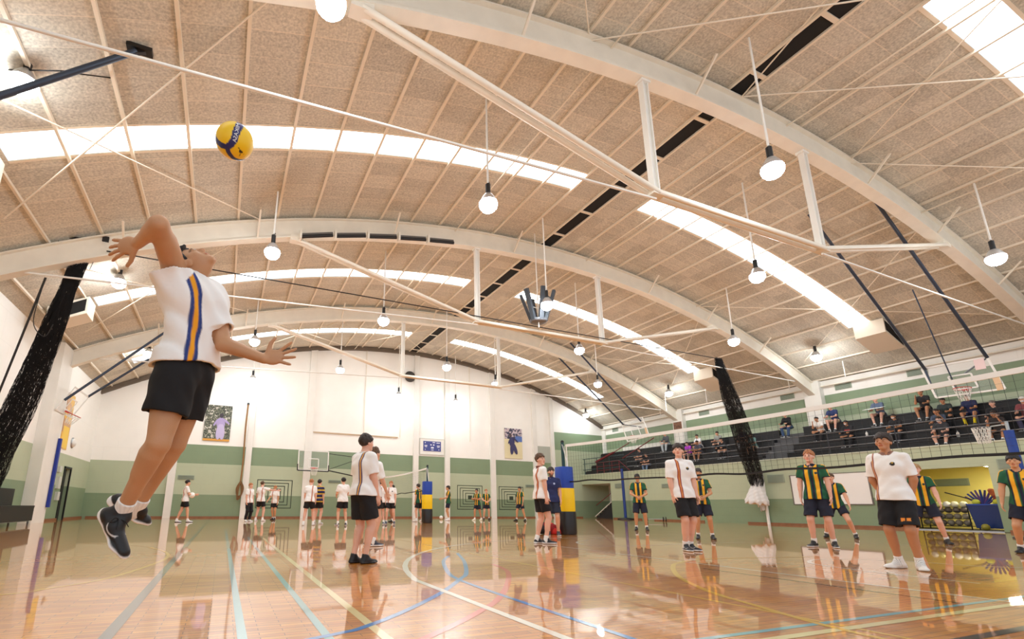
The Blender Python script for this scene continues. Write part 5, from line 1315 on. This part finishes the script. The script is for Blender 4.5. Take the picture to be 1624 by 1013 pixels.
# burgundy stair rails and screen
m_burg = pbr('burgundy paint', (120, 28, 38), .4)
t = thing('stair_handrail', 'burgundy stair handrails climbing beside the far end of the stand', 'handrail', (24.9, 27, 3.2))
MB().bar((24.86, 28.1, 3.98), (24.86, 26.3, 4.5), .16, .09).build('padded_rail', m_burg, t); MB().cyl((24.86, 26.3, 4.5), (24.86, 24.8, 5.0), .03).build('upper_rail', m_burg, t)
MB().cyl((24.86, 25.5, 4.02), (24.86, 22.7, 5.08), .03).build('side_rail', m_burg, t)
for z in (3.35, 3.62, 3.9): MB().cyl((24.9, 28.1, z), (24.9, 25.9, z), .018).build('rail', m_burg, t)
for y in (28.1, 27.4, 26.6, 25.9): MB().cyl((24.9, y, 3.14), (24.9, y, 3.9), .02).build('baluster', m_burg, t)
MB().cyl((24.9, 25.9, 3.9), (24.9, 25.0, 3.2), .02).build('rail', m_burg, t)
trim(MB().box(27.0, 27.12, 23.9, 27.6, 3.2, 5.1), m_wpaint, 'white screen wall at the far end of the stand')
# stair inside the recess
t = thing('staircase', 'dark stair seen through the opening at the end of the balcony wall', 'stairs', (26, 28, 0))
for i in range(7): MB().box(25.5, 26.9, 27.2+.28*i, 27.2+.28*(i+1), 0, .18*(7-i)).build('step', m_walk, t)
MB().bar((25.4, 27.1, 1.35), (25.4, 29.2, .1), .05).build('stringer', m_wpaint, t); MB().cyl((25.38, 27.1, 1.9), (25.38, 29.0, .9), .022).build('handrail', m_burg, t)

# ---- trophy frame on the far pier
t = thing('picture_board', 'small brown picture board on the far white pier over the stand', 'picture', (XR-.36, 22.7, 6.0)); MB().box(XR-.36, XR-.33, 22.4, 23.0, 5.75, 6.25).build('panel', pbr('brown board', (122, 84, 62), .6, grain=.6, gscale=9), t); MB().box(XR-.37, XR-.33, 22.36, 23.04, 5.68, 5.75).build('ledge', m_wood, t)
for (y, l) in ((9.1, 'white drink bottle left on the seats right of the raised backboard'), (12.2, 'white drink bottle on a seat board by the masked spectator in black')):
    t = thing('drink_bottle', l, 'bottle', (25.6 if y < 10 else 26.1, y, 3.42 if y < 10 else 3.87)); zb = 3.42 if y < 10 else 3.87; xb_ = 25.55 if y < 10 else 26.12
    MB().lathe([(.001, 0), (.045, 0), (.045, .18), (.02, .22)], (xb_, y, zb), n=12).build('body', m_wpaint, t); MB().lathe([(.022, .22), (.022, .26), (.001, .26)], (xb_, y, zb), n=12).build('lid', m_steel, t)

# ================================================================ STORE ROOM
m_yw = pbr('yellow wall', (236, 222, 130), .7, grain=.04, gscale=2)
trim(MB().box(28.6, 28.75, 8.0, 12.6, 0, 2.6).box(XB+.2, 28.7, 7.9, 8.0, 0, 2.6).box(XB+.2, 28.7, 12.5, 12.6, 0, 2.6).box(XB+.2, 28.7, 7.9, 12.6, 2.5, 2.6), m_yw, 'yellow walls of the equipment store')
trim(MB().box(XB, 28.7, 8.0, 12.5, .001, .012), pbr('store floor', (52, 48, 46), .7), 'dark floor of the equipment store')
trim(MB().box(XB-.02, XB+.25, 8.35, 10.9, 0, .03), pbr('metal sill', (176, 186, 200), .35, .4), 'metal sill of the store opening')
t = thing('strip_lamp', 'lit strip lamp on the ceiling of the equipment store', 'lamp', (27, 9.2, 2.45))
MB().box(26.4, 27.6, 8.9, 9.2, 2.42, 2.5).build('housing', m_wpaint, t)
g = G('store lamp'); g.b.inputs['Emission Color'].default_value = (1, .93, .74, 1); g.b.inputs['Emission Strength'].default_value = 50
MB().box(26.45, 27.55, 8.93, 9.17, 2.40, 2.42).build('lamp_lens', g.m, t)
vent('vent on the yellow store wall', (28.57, 10.2, 1.75), (28.6, 11.3, 2.05))
t = thing('ball_rack', 'black wire ball rack full of balls inside the store', 'ball rack', (26.7, 10.1, 0))
for (x, y) in ((26.4, 9.65), (27.0, 9.65), (26.4, 11.1), (27.0, 11.1)): MB().cyl((x, y, .02), (x, y, 1.0), .02).build('upright', m_black, t)
for z in (.14, .42, .70, .86):
    MB().bar((26.4, 9.65, z), (26.4, 11.1, z), .02).bar((27.0, 9.65, z), (27.0, 11.1, z), .02).build('rail', m_black, t)
k = 0
rb = random.Random(3)
protos = {}
for row, z in enumerate((.27, .51, .75, .97)):
    for j in range(6):
        c = (rb.choice([(104, 92, 80), (124, 114, 100), (90, 78, 66), (140, 130, 112)]) if row < 3 else rb.choice([(244, 242, 210), (250, 248, 236), (236, 240, 160)]))
        if c not in protos: protos[c] = MB().ball((0, 0, 0), .115, 16).build('ball', pbr('store ball %d %d %d' % c, c, .5)); o = protos[c]
        else: o = protos[c].copy(); COL.objects.link(o)
        o.location = (26.48+rb.random()*.06, 9.78+.235*j, z)
        nth = ('rightmost', 'second from the right', 'third from the right', 'third from the left', 'second from the left', 'leftmost')[j]
        tag(o, '%s ball in the store rack, %s row, %s' % ('dull brown' if row < 3 else 'pale', ('bottom', 'second', 'third', 'top')[row], nth), 'ball', 'brown balls in the store rack' if row < 3 else 'pale balls on the store rack')
t = thing('equipment_bin', 'blue plastic bin of sports gear at the right of the store', 'bin', (26.3, 9.0, 0))
MB().add([(26.05, 8.6, .1), (26.7, 8.6, .1), (26.7, 9.4, .1), (26.05, 9.4, .1), (25.98, 8.5, .95), (26.78, 8.5, .95), (26.78, 9.5, .95), (25.98, 9.5, .95)], [(0, 3, 2, 1), (0, 1, 5, 4), (1, 2, 6, 5), (2, 3, 7, 6), (3, 0, 4, 7)]).build('tub', pbr('bin blue', (26, 52, 112), .4), t)
MB().bar((25.98, 8.5, .95), (25.98, 9.5, .95), .05).build('rim', m_blue, t)
for (y, z, c, l) in ((8.75, 1.02, (210, 214, 70), 'yellow-green ball on top of the blue bin'), (9.3, 1.02, (206, 214, 80), 'lime ball at the left rim of the blue bin'), (9.05, .13, (150, 140, 50), 'olive ball on the floor before the blue bin')):
    o = MB().ball((0, 0, 0), .115, 16).build('ball', pbr('bin ball %d %d %d' % c, c, .5)); o.location = (26.2 if z > .5 else 25.75, y, z+.02); tag(o, l, 'ball')
t = thing('feather_dusters', 'bundle of purple and blue foam sticks standing in the blue bin', 'foam sticks', (26.3, 9.15, 1))
for i in range(9):
    a = -1.1+.27*i; MB().cyl((26.3, 9.15, .9), (26.25, 9.15+math.sin(a)*.5, 1.0+math.cos(a)*.5), .045, .03).build('foam_stick', pbr('foam %d' % (i % 3), ((70, 60, 130), (46, 70, 150), (96, 70, 140))[i % 3], .8), t)
MB().cyl((26.2, 9.3, 1.1), (26.15, 10.1, 1.42), .02).build('handle', m_black, t)
blob('soft_toy', [((26.3, 8.72, 1.0), (26.3, 8.75, 1.3), .11, .12), ((26.25, 8.8, 1.35), (26.25, 8.85, 1.45), .10, .09), ((26.25, 8.62, 1.3), (26.2, 8.55, 1.42), .06, .05)], [(150, 70, 60), (178, 96, 66), (120, 60, 62)], M_cloth, 'reddish brown bundle sitting on the right end of the blue bin', 'bundle', vox=.02)
# ================================================================ PLAYERS AND SPECTATORS
PI = math.pi
MAR = ((150, 50, 56), (224, 150, 84))
def at_cam(x, y, off=0): return face(x, y, 0, 0)+off
ARMS_BACK = ((.16, -.10, -1), (-.30, -.25, -1))
# near players
person_at(1.66, 6.2, 'white-shirted player standing in profile, back to us, purple-gold shoulder band', None,
          dict(H=1.63, heading=-1.15, feet=.085, stag=.03, head=(-.12, .02), armR=((.10, .10, -1), (.0, .30, -1)), armL=((.1, .1, -1), (0, .3, -1)), toeout=.05),
          vox=.0075, skin='pink', hair='dark', fringe=.058, vol=1.06, shirt='white', band=((60, 50, 110), (238, 180, 80)), bandx=.085, bandw=.026, bulk=1.20, sleeve=.80, hem=.01, legs=.76, shoe=((50, 50, 54), (24, 24, 27)), sock=False, seed=2, loose=.026)
person_at(2.52, 8.75, 'white-shirted player mostly hidden behind the large player in profile', None, dict(H=1.78, heading=-1.2, feet=.09, head=(0, .05), armR=((.1, .25, -1), (0, .5, -1))),
          vox=.0085, skin='fair', hair='brown', shirt='white', band=MAR, sleeve=.85, shoe=((244, 244, 244), (50, 56, 72)), seed=3)
person_at(5.95, 8.40, 'tall player in white top with maroon band, standing left of the near post pad', None, dict(H=1.80, heading=-1.75, feet=.10, stag=.05, head=(-1.15, .03), armR=((.10, .0, -1), (.05, .08, -1)), armL=((.1, .1, -1), (0, .2, -1))),
          vox=.0075, skin='pink', hair='brown', fringe=.062, vol=1.05, shirt='white', band=MAR, bandw=.022, sleeve=.72, collar=(120, 70, 60), legs=.70, shoe=((236, 236, 238), (26, 28, 36)), seed=4)
person_at(7.85, 10.6, 'bearded adult in navy polo and shorts between the tall player and the post pad', None, dict(H=1.74, heading=1.9+PI*.2, feet=.12, head=(.25, .0), armR=((.14, .02, -1), (.05, .2, -1)), armL=((.14, .02, -1), (.05, .2, -1))),
          vox=.008, skin='fair', hair='dark', beard=True, shirt=(36, 46, 92), badge=(180, 190, 220), bottoms=(40, 46, 64), legs=.8, sleeve=.7, shoe=((230, 230, 230), (60, 60, 66)), sock=False, bulk=1.05, seed=5)
person_at(7.40, 6.25, 'player in loose white top with diagonal maroon band looking upward, left of the jersey pair', None, dict(H=1.84, heading=2.95, feet=.06, stag=.02, lean=-.03, head=(-.75, .16), twist=-.3, armR=((.10, .05, -1), (.02, .14, -1)), armL=((.10, .05, -1), (.02, .14, -1))),
          vox=.007, skin='pink', hair='dark', fringe=.045, vol=1.10, nape=-.07, shirt='white', band=MAR, bandx=.07, bandw=.024, crest=True, sleeve=.86, hem=.06, loose=.026, legs=.86, flare=1.1, shoe=((240, 240, 240), (30, 36, 44)), swoosh=(220, 220, 220), bulk=.95, seed=6)
person_at(7.83, 3.50, 'nearest player at right, plain white polo with crest, hands behind back, white shoes', None, dict(H=1.69, heading=1.70, feet=.105, stag=-.02, lean=-.03, head=(-.05, .10), armR=ARMS_BACK, armL=ARMS_BACK, toeout=.5),
          vox=.007, skin='tan', hair='dark', fringe=.05, vol=1.06, shirt='white', band=((140, 60, 70), (220, 170, 120)), bandx=.14, bandw=.02, crest=True, collar=(150, 110, 96), sleeve=.85, loose=.028, hem=.05, legs=.88, flare=1.08, logo=True, shoe=((214, 212, 208), (240, 238, 234)), lace=(176, 176, 174), shoeb=1.12, bulk=.95, seed=7)
person_at(10.76, 6.05, 'tall ginger-haired player in green and gold jersey standing before the whiteboard', None, dict(H=1.88, heading=1.92, feet=.14, stag=.03, head=(-.1, .12), armR=((.16, .02, -1), (.05, .12, -1)), armL=((.16, .02, -1), (.05, .16, -1)), toeout=.35),
          vox=.0075, skin='pink', hair='ginger', fringe=.056, shirt='jersey', bottoms=(30, 34, 52), legs=.86, sleeve=.62, shoe=((236, 236, 236), (28, 28, 30)), bulk=.96, seed=8)
person_at(14.9, 7.95, 'jersey player almost hidden behind the tall ginger-haired player', None, dict(H=1.76, heading=2.0, feet=.30, bend=.10, lean=.15, head=(0, 0), armR=((.3, .2, -1), (.2, .4, -1)), armL=((.3, .2, -1), (.2, .4, -1))),
          vox=.010, skin='fair', hair='brown', shirt='jersey', bottoms=(30, 34, 52), legs=.6, shoe=((30, 30, 32), (28, 28, 30)), seed=9)
person_at(10.70, 8.55, 'dark-haired jersey player with clasped hands behind the white-topped player', None, dict(H=1.68, heading=2.35, feet=.16, head=(-.1, .04), armR=FRONT, armL=FRONT, toeout=.2),
          vox=.0085, skin='olive', hair='dark', vol=1.05, shirt='jersey', bottoms=(30, 34, 52), legs=.80, sleeve=.62, shoe=((40, 40, 42), (26, 26, 28)), seed=10)
person_at(12.80, 12.55, 'jersey player with clasped hands facing us, right of the near post pad', None, dict(H=1.84, heading=2.35, feet=.15, head=(0, -.03), armR=FRONT, armL=FRONT),
          vox=.0095, skin='olive', hair='black', shirt='jersey', bottoms=(30, 34, 52), legs=.88, sleeve=.62, shoe=((60, 60, 62), (26, 26, 28)), seed=11)
person_at(14.5, 6.0, 'blond jersey player leaning forward before the lit store opening', None, dict(H=1.78, heading=1.95, feet=.24, stag=.03, lean=.16, bend=.05, head=(.1, .12), armR=((.22, .15, -1), (.15, .45, -1)), armL=((.22, .1, -1), (.15, .4, -1)), toeout=.4),
          vox=.0085, skin='pink', hair='blond', vol=1.05, fringe=.045, shirt='jersey', bottoms=(30, 34, 52), legs=.78, sleeve=.62, shoe=((40, 40, 42), (26, 26, 28)), seed=12)
person_at(12.95, 3.98, 'black-haired jersey player cut off by the right frame edge', None, dict(H=1.73, heading=1.75, feet=.20, lean=.12, bend=.05, head=(0, .02), armR=((.25, .05, -1), (.12, .2, -1)), armL=((.25, .1, -1), (.1, .3, -1))),
          vox=.0085, skin='olive', hair='black', vol=1.05, fringe=.056, shirt='jersey', bottoms=(30, 34, 52), legs=.74, sleeve=.62, shoe=((40, 40, 42), (26, 26, 28)), seed=13)
# far players
def far(x, y, H, hd, label, **k):
    pose = dict(H=H, heading=hd)
    for q in ('lean', 'feet', 'stag', 'armR', 'armL', 'head', 'bend', 'side', 'twist'):
        if q in k: pose[q] = k.pop(q)
    k.setdefault('vox', .013); k.setdefault('legs', .66); return person_at(x, y, label, k.pop('group', None), pose, **k)
W = dict(shirt='white', band=MAR, bandw=.02)
HOLD = ((.1, .35, -1), (-.05, 1, .02))
far(-1.40, 22.5, 1.70, -1.35, 'lone white-topped player walking at the far left carrying a ball', feet=.08, stag=.20, armR=HOLD, armL=HOLD, skin='fair', hair='black', shoe=((40, 40, 44), (236, 236, 236)), seed=20, **W)
far(1.08, 23.1, 1.66, -2.4, 'far player in white top and long black trousers', skin='pink', hair='ginger', seed=21, **{**W, 'legs': 1.2, 'shoe': ((244, 244, 244), (244, 244, 244))})
far(1.62, 23.9, 1.80, -.6, 'far white-topped player reaching an arm out to a team mate', armR=((1, .4, -.25), (1, .5, -.02)), armL=((.2, .1, -1), (.1, .2, -1)), feet=.17, skin='pink', hair='brown', seed=22, shoe=((244, 244, 244), (244, 244, 244)), **W)
far(2.40, 25.7, 1.68, 2.6, 'far white-topped player standing on one leg by the wall target', lean=.1, feet=.05, armR=((.2, .3, -1), (.1, .6, -.6)), skin='olive', hair='ginger', seed=23, shoe=((30, 30, 34), (30, 30, 34)), **W)
far(2.95, 18.5, 1.70, -.3, 'white-topped player bending forward with back to us under the far hoop', lean=.22, feet=.17, stag=.08, head=(-.3, -.5), skin='pink', hair='ginger', bulk=1.05, seed=24, shoe=((240, 240, 240), (236, 236, 236)), **W)
far(3.50, 19.8, 1.74, -.7, 'dark-haired player in navy and gold hooped rugby top', skin='pink', hair='black', shirt='stripes', seed=25, sleeve=.9, shoe=((240, 240, 240), (200, 200, 200)))
far(4.13, 18.3, 1.76, .1, 'white-topped player with black hair, back turned, hands in front, left of the large player', feet=.16, bulk=1.1, armR=((.2, .2, -1), (-.2, .8, -.3)), armL=((.2, .2, -1), (-.2, .8, -.3)), skin='fair', hair='black', seed=26, shoe=((236, 236, 240), (50, 54, 66)), shirt='white', band=((248, 247, 245), (248, 247, 245)))
far(5.35, 20.4, 1.72, -.4, 'white-topped player nearly hidden, right behind the large player in profile', skin='fair', hair='brown', seed=27, shoe=((240, 240, 240), (40, 40, 48)), **W)
far(5.93, 19.4, 1.76, -.2, 'white-topped player seen from behind with a maroon stripe down the back', feet=.15, skin='pink', hair='dark', seed=28, shoe=((240, 240, 240), (60, 70, 90)), **{**W, 'bandx': .02})
far(6.33, 19.3, 1.73, 2.7, 'ginger white-topped player facing us by the far net', feet=.16, stag=.06, skin='pink', hair='ginger', seed=29, shoe=((240, 240, 240), (60, 70, 90)), crest=True, **W)
far(7.3, 22.0, 1.70, 1.2, 'jersey player peeking out behind the ginger white-topped player', skin='brown', hair='dark', shirt='jersey', seed=30, sleeve=.62, shoe=((40, 40, 42), (26, 26, 28)))
far(8.75, 22.3, 1.80, .5, 'jersey player half hidden behind the farther post pad', lean=.06, feet=.2, skin='fair', hair='dark', shirt='jersey', sleeve=.62, seed=31, shoe=((240, 240, 240), (236, 236, 236)))
far(11.0, 23.8, 1.82, 1.2, 'long-haired jersey player with white shoes right of the farther post pad', feet=.16, long=True, armR=((.2, .3, -1), (.0, .8, -.2)), armL=((.2, .3, -1), (.0, .8, -.2)), skin='olive', hair='dark', shirt='jersey', sleeve=.62, bottoms=(30, 34, 52), seed=32, shoe=((244, 244, 244), (240, 240, 240)))
far(12.9, 24.1, 1.70, 2.0, 'jersey player stepping sideways at the left wall target of the pair', stag=.15, lean=.08, skin='tan', hair='dark', shirt='jersey', sleeve=.62, bottoms=(30, 34, 52), armR=((.2, .2, -1), (-.3, .9, .2)), armL=((.2, .2, -1), (-.3, .9, .2)), seed=33, shoe=((244, 244, 220), (240, 240, 220)))
far(14.0, 25.1, 1.74, 2.9, 'jersey player standing square to us between the two right wall targets', feet=.16, skin='fair', hair='ginger', shirt='jersey', sleeve=.62, bottoms=(30, 34, 52), armR=FRONT, armL=FRONT, seed=34, shoe=((60, 60, 62), (30, 30, 32)))
far(14.8, 22.8, 1.82, 1.9, 'jersey player walking left before the rightmost wall target', feet=.2, stag=.12, skin='olive', hair='black', shirt='jersey', sleeve=.62, bottoms=(30, 34, 52), seed=35, shoe=((40, 40, 42), (26, 26, 28)))
# spectators
SEATX = [25.62, 26.2, 26.7, 27.05]; SEATZ = [3.42, 3.87, 4.32, 4.82]
BARE = dict(shoe=((240, 240, 240), (236, 236, 236)))
def spec(y, row, label, H=1.68, hd=PI/2, lean=.3, head=(0, -.15), armR=None, armL=None, **k):
    k.setdefault('vox', .014); k.setdefault('nohands', True)
    k.setdefault('shoe', ((230, 230, 230), (60, 60, 64))); x = SEATX[row]; z = SEATZ[row]
    lap = ((.15, .45, -1), (-.15, 1, -.2))
    J = seated(H, hd, seat=0.0, lean=lean, head=head, armR=armR or lap, armL=armL or lap, spread=.12)
    s = J.pop('s'); fl = ([3.08]+SEATZ)[row]-z+.02       # feet rest on the tier below
    fwd = V(-math.sin(hd), math.cos(hd), 0)
    for sd in ('R', 'L'):
        for q in ('an', 'hl', 'toe'): J[q+sd] = J[q+sd]+V(0, 0, fl)-fwd*.02
        kn = J['kn'+sd]; an = J['an'+sd]
    sp = dict(k); sp['s'] = s
    o = make_person(J, (x, y, z+.0), sp); tag(o, label, 'person', 'spectators on the stand'); return o
CH = ((.15, .5, -.9), (-.3, .4, 1))
spec(25.1, 1, 'spectator in dark clothes at the far end of the stand, left of the jeans wearer', skin='fair', hair='dark', shirt=(40, 40, 46), bottoms=(36, 36, 42), legs=1.2)
spec(24.0, 0, 'spectator in black top and blue jeans at the far end of the stand', skin='fair', hair='dark', shirt=(34, 32, 38), bottoms=(110, 130, 160), legs=1.2)
spec(23.6, 3, 'spectator in grey on the top row beside the far white pier', skin='fair', hair='dark', shirt=(96, 100, 106), bottoms=(190, 196, 200), legs=1.2, sleeve=1.5)
spec(21.3, 1, 'spectator in purple top with white mask', skin='fair', hair='black', long=True, shirt=(170, 60, 190), bottoms=(60, 50, 70), mask=(200, 220, 236), legs=.8)
spec(20.6, 1, 'spectator in dark top with bare legs next to the purple top', skin='tan', hair='black', shirt=(70, 70, 84), bottoms=(60, 60, 70), legs=.55)
spec(20.95, 2, 'spectator in white top on a row behind the purple top', skin='fair', hair='dark', shirt=(236, 236, 238), bottoms=(60, 60, 70))
spec(19.6, 2, 'spectator in grey vest and white sleeve, left of the gathered net', skin='fair', hair='dark', shirt=(150, 154, 150), bottoms=(40, 40, 46), legs=1.2)
spec(18.95, 1, 'spectator crouched in black, left of the gathered net', skin='fair', hair='dark', shirt=(32, 32, 36), bottoms=(30, 30, 34), lean=.5, legs=1.2, sleeve=1.5)
spec(18.1, 2, 'spectator in navy top and white trousers behind the gathered net', skin='fair', hair='black', shirt=(34, 42, 96), bottoms=(214, 214, 216), legs=1.2, lean=.35)
spec(17.3, 1, 'spectator in teal top with bare legs right of the gathered net', skin='tan', hair='dark', shirt=(110, 150, 146), bottoms=(190, 180, 160), legs=.6, armR=CH)
spec(15.9, 3, 'spectator in black hoodie, yellow cap and jeans at the top of the aisle', skin='fair', hair='dark', cap=(214, 190, 110), shirt=(30, 30, 34), bottoms=(60, 84, 120), legs=1.2, sleeve=1.5)
spec(14.25, 2, 'spectator in white top right of the aisle', skin='tan', hair='black', shirt=(240, 236, 230), bottoms=(34, 34, 38), armR=CH, lean=.4, legs=1.2)
spec(13.75, 3, 'spectator in navy polo with arms folded on the top row', skin='pink', hair='brown', shirt=(46, 62, 110), bottoms=(196, 176, 150), legs=.6, lean=.4, H=1.78)
spec(12.85, 1, 'masked spectator in black with a red chest band', skin='tan', hair='black', mask=(240, 240, 244), shirt=(32, 32, 36), chestband=(200, 60, 60), bottoms=(30, 30, 34), legs=1.2, sleeve=1.5)
spec(11.95, 3, 'spectator in grey-blue shirt reading papers, bare legs, top row', skin='pink', hair='grey', shirt=(96, 110, 136), bottoms=(60, 60, 66), legs=.6, lean=.35, H=1.78)
spec(11.1, 1, 'masked spectator in black behind the nearest player at right', skin='tan', hair='dark', mask=(240, 240, 244), shirt=(32, 32, 36), bottoms=(40, 40, 44), legs=1.2)
spec(10.4, 3, 'spectator in black tee leaning on a hand, top row left of the backboard', skin='tan', hair='black', shirt=(36, 36, 40), bottoms=(30, 30, 34), lean=.25, armR=CH, H=1.76)
spec(9.65, 2, 'spectator in dark clothes behind the raised backboard', skin='tan', hair='black', shirt=(50, 60, 60), bottoms=(30, 30, 34), legs=1.2)
spec(9.70, 1, 'spectator in slate top resting chin on hand below the backboard', skin='tan', hair='dark', shirt=(76, 88, 110), bottoms=(40, 44, 56), armL=CH, lean=.45)
spec(9.50, 0, 'masked spectator in dark top and black shorts with bare legs, front row', skin='pink', hair='dark', mask=(240, 240, 244), shirt=(56, 58, 62), bottoms=(28, 28, 32), legs=.55, lean=.25, H=1.74)
spec(8.95, 2, 'spectator with bright yellow socks under the hoop net', skin='tan', hair='dark', shirt=(36, 44, 84), bottoms=(34, 42, 80), legs=.7, sockc=(240, 214, 30), sockh=.30, lean=.2)
spec(8.15, 1, 'spectator in black top with white collar near the right edge', skin='pink', hair='grey', shirt=(32, 32, 36), collar=(240, 240, 240), bottoms=(40, 40, 44), legs=1.2, sleeve=1.5)
spec(8.0, 0, 'spectator with bare arms raised to the face near the blue padded pole', skin='tan', hair='dark', shirt=(60, 56, 56), bottoms=(50, 50, 54), armR=CH, armL=CH, lean=.35)
spec(7.4, 1, 'masked spectator in maroon top at the right edge', skin='fair', hair='dark', mask=(244, 244, 246), shirt=(136, 70, 74), bottoms=(70, 66, 90), legs=1.2, cap=(230, 226, 220))
# papers in hand
o = tag(MB().obox((26.55, 11.95, 5.16), (.2, 0, .05), (0, .36, 0), (.0, 0, .004)).build('papers', m_tape), 'white papers on the lap of the grey-blue shirted spectator', 'papers')
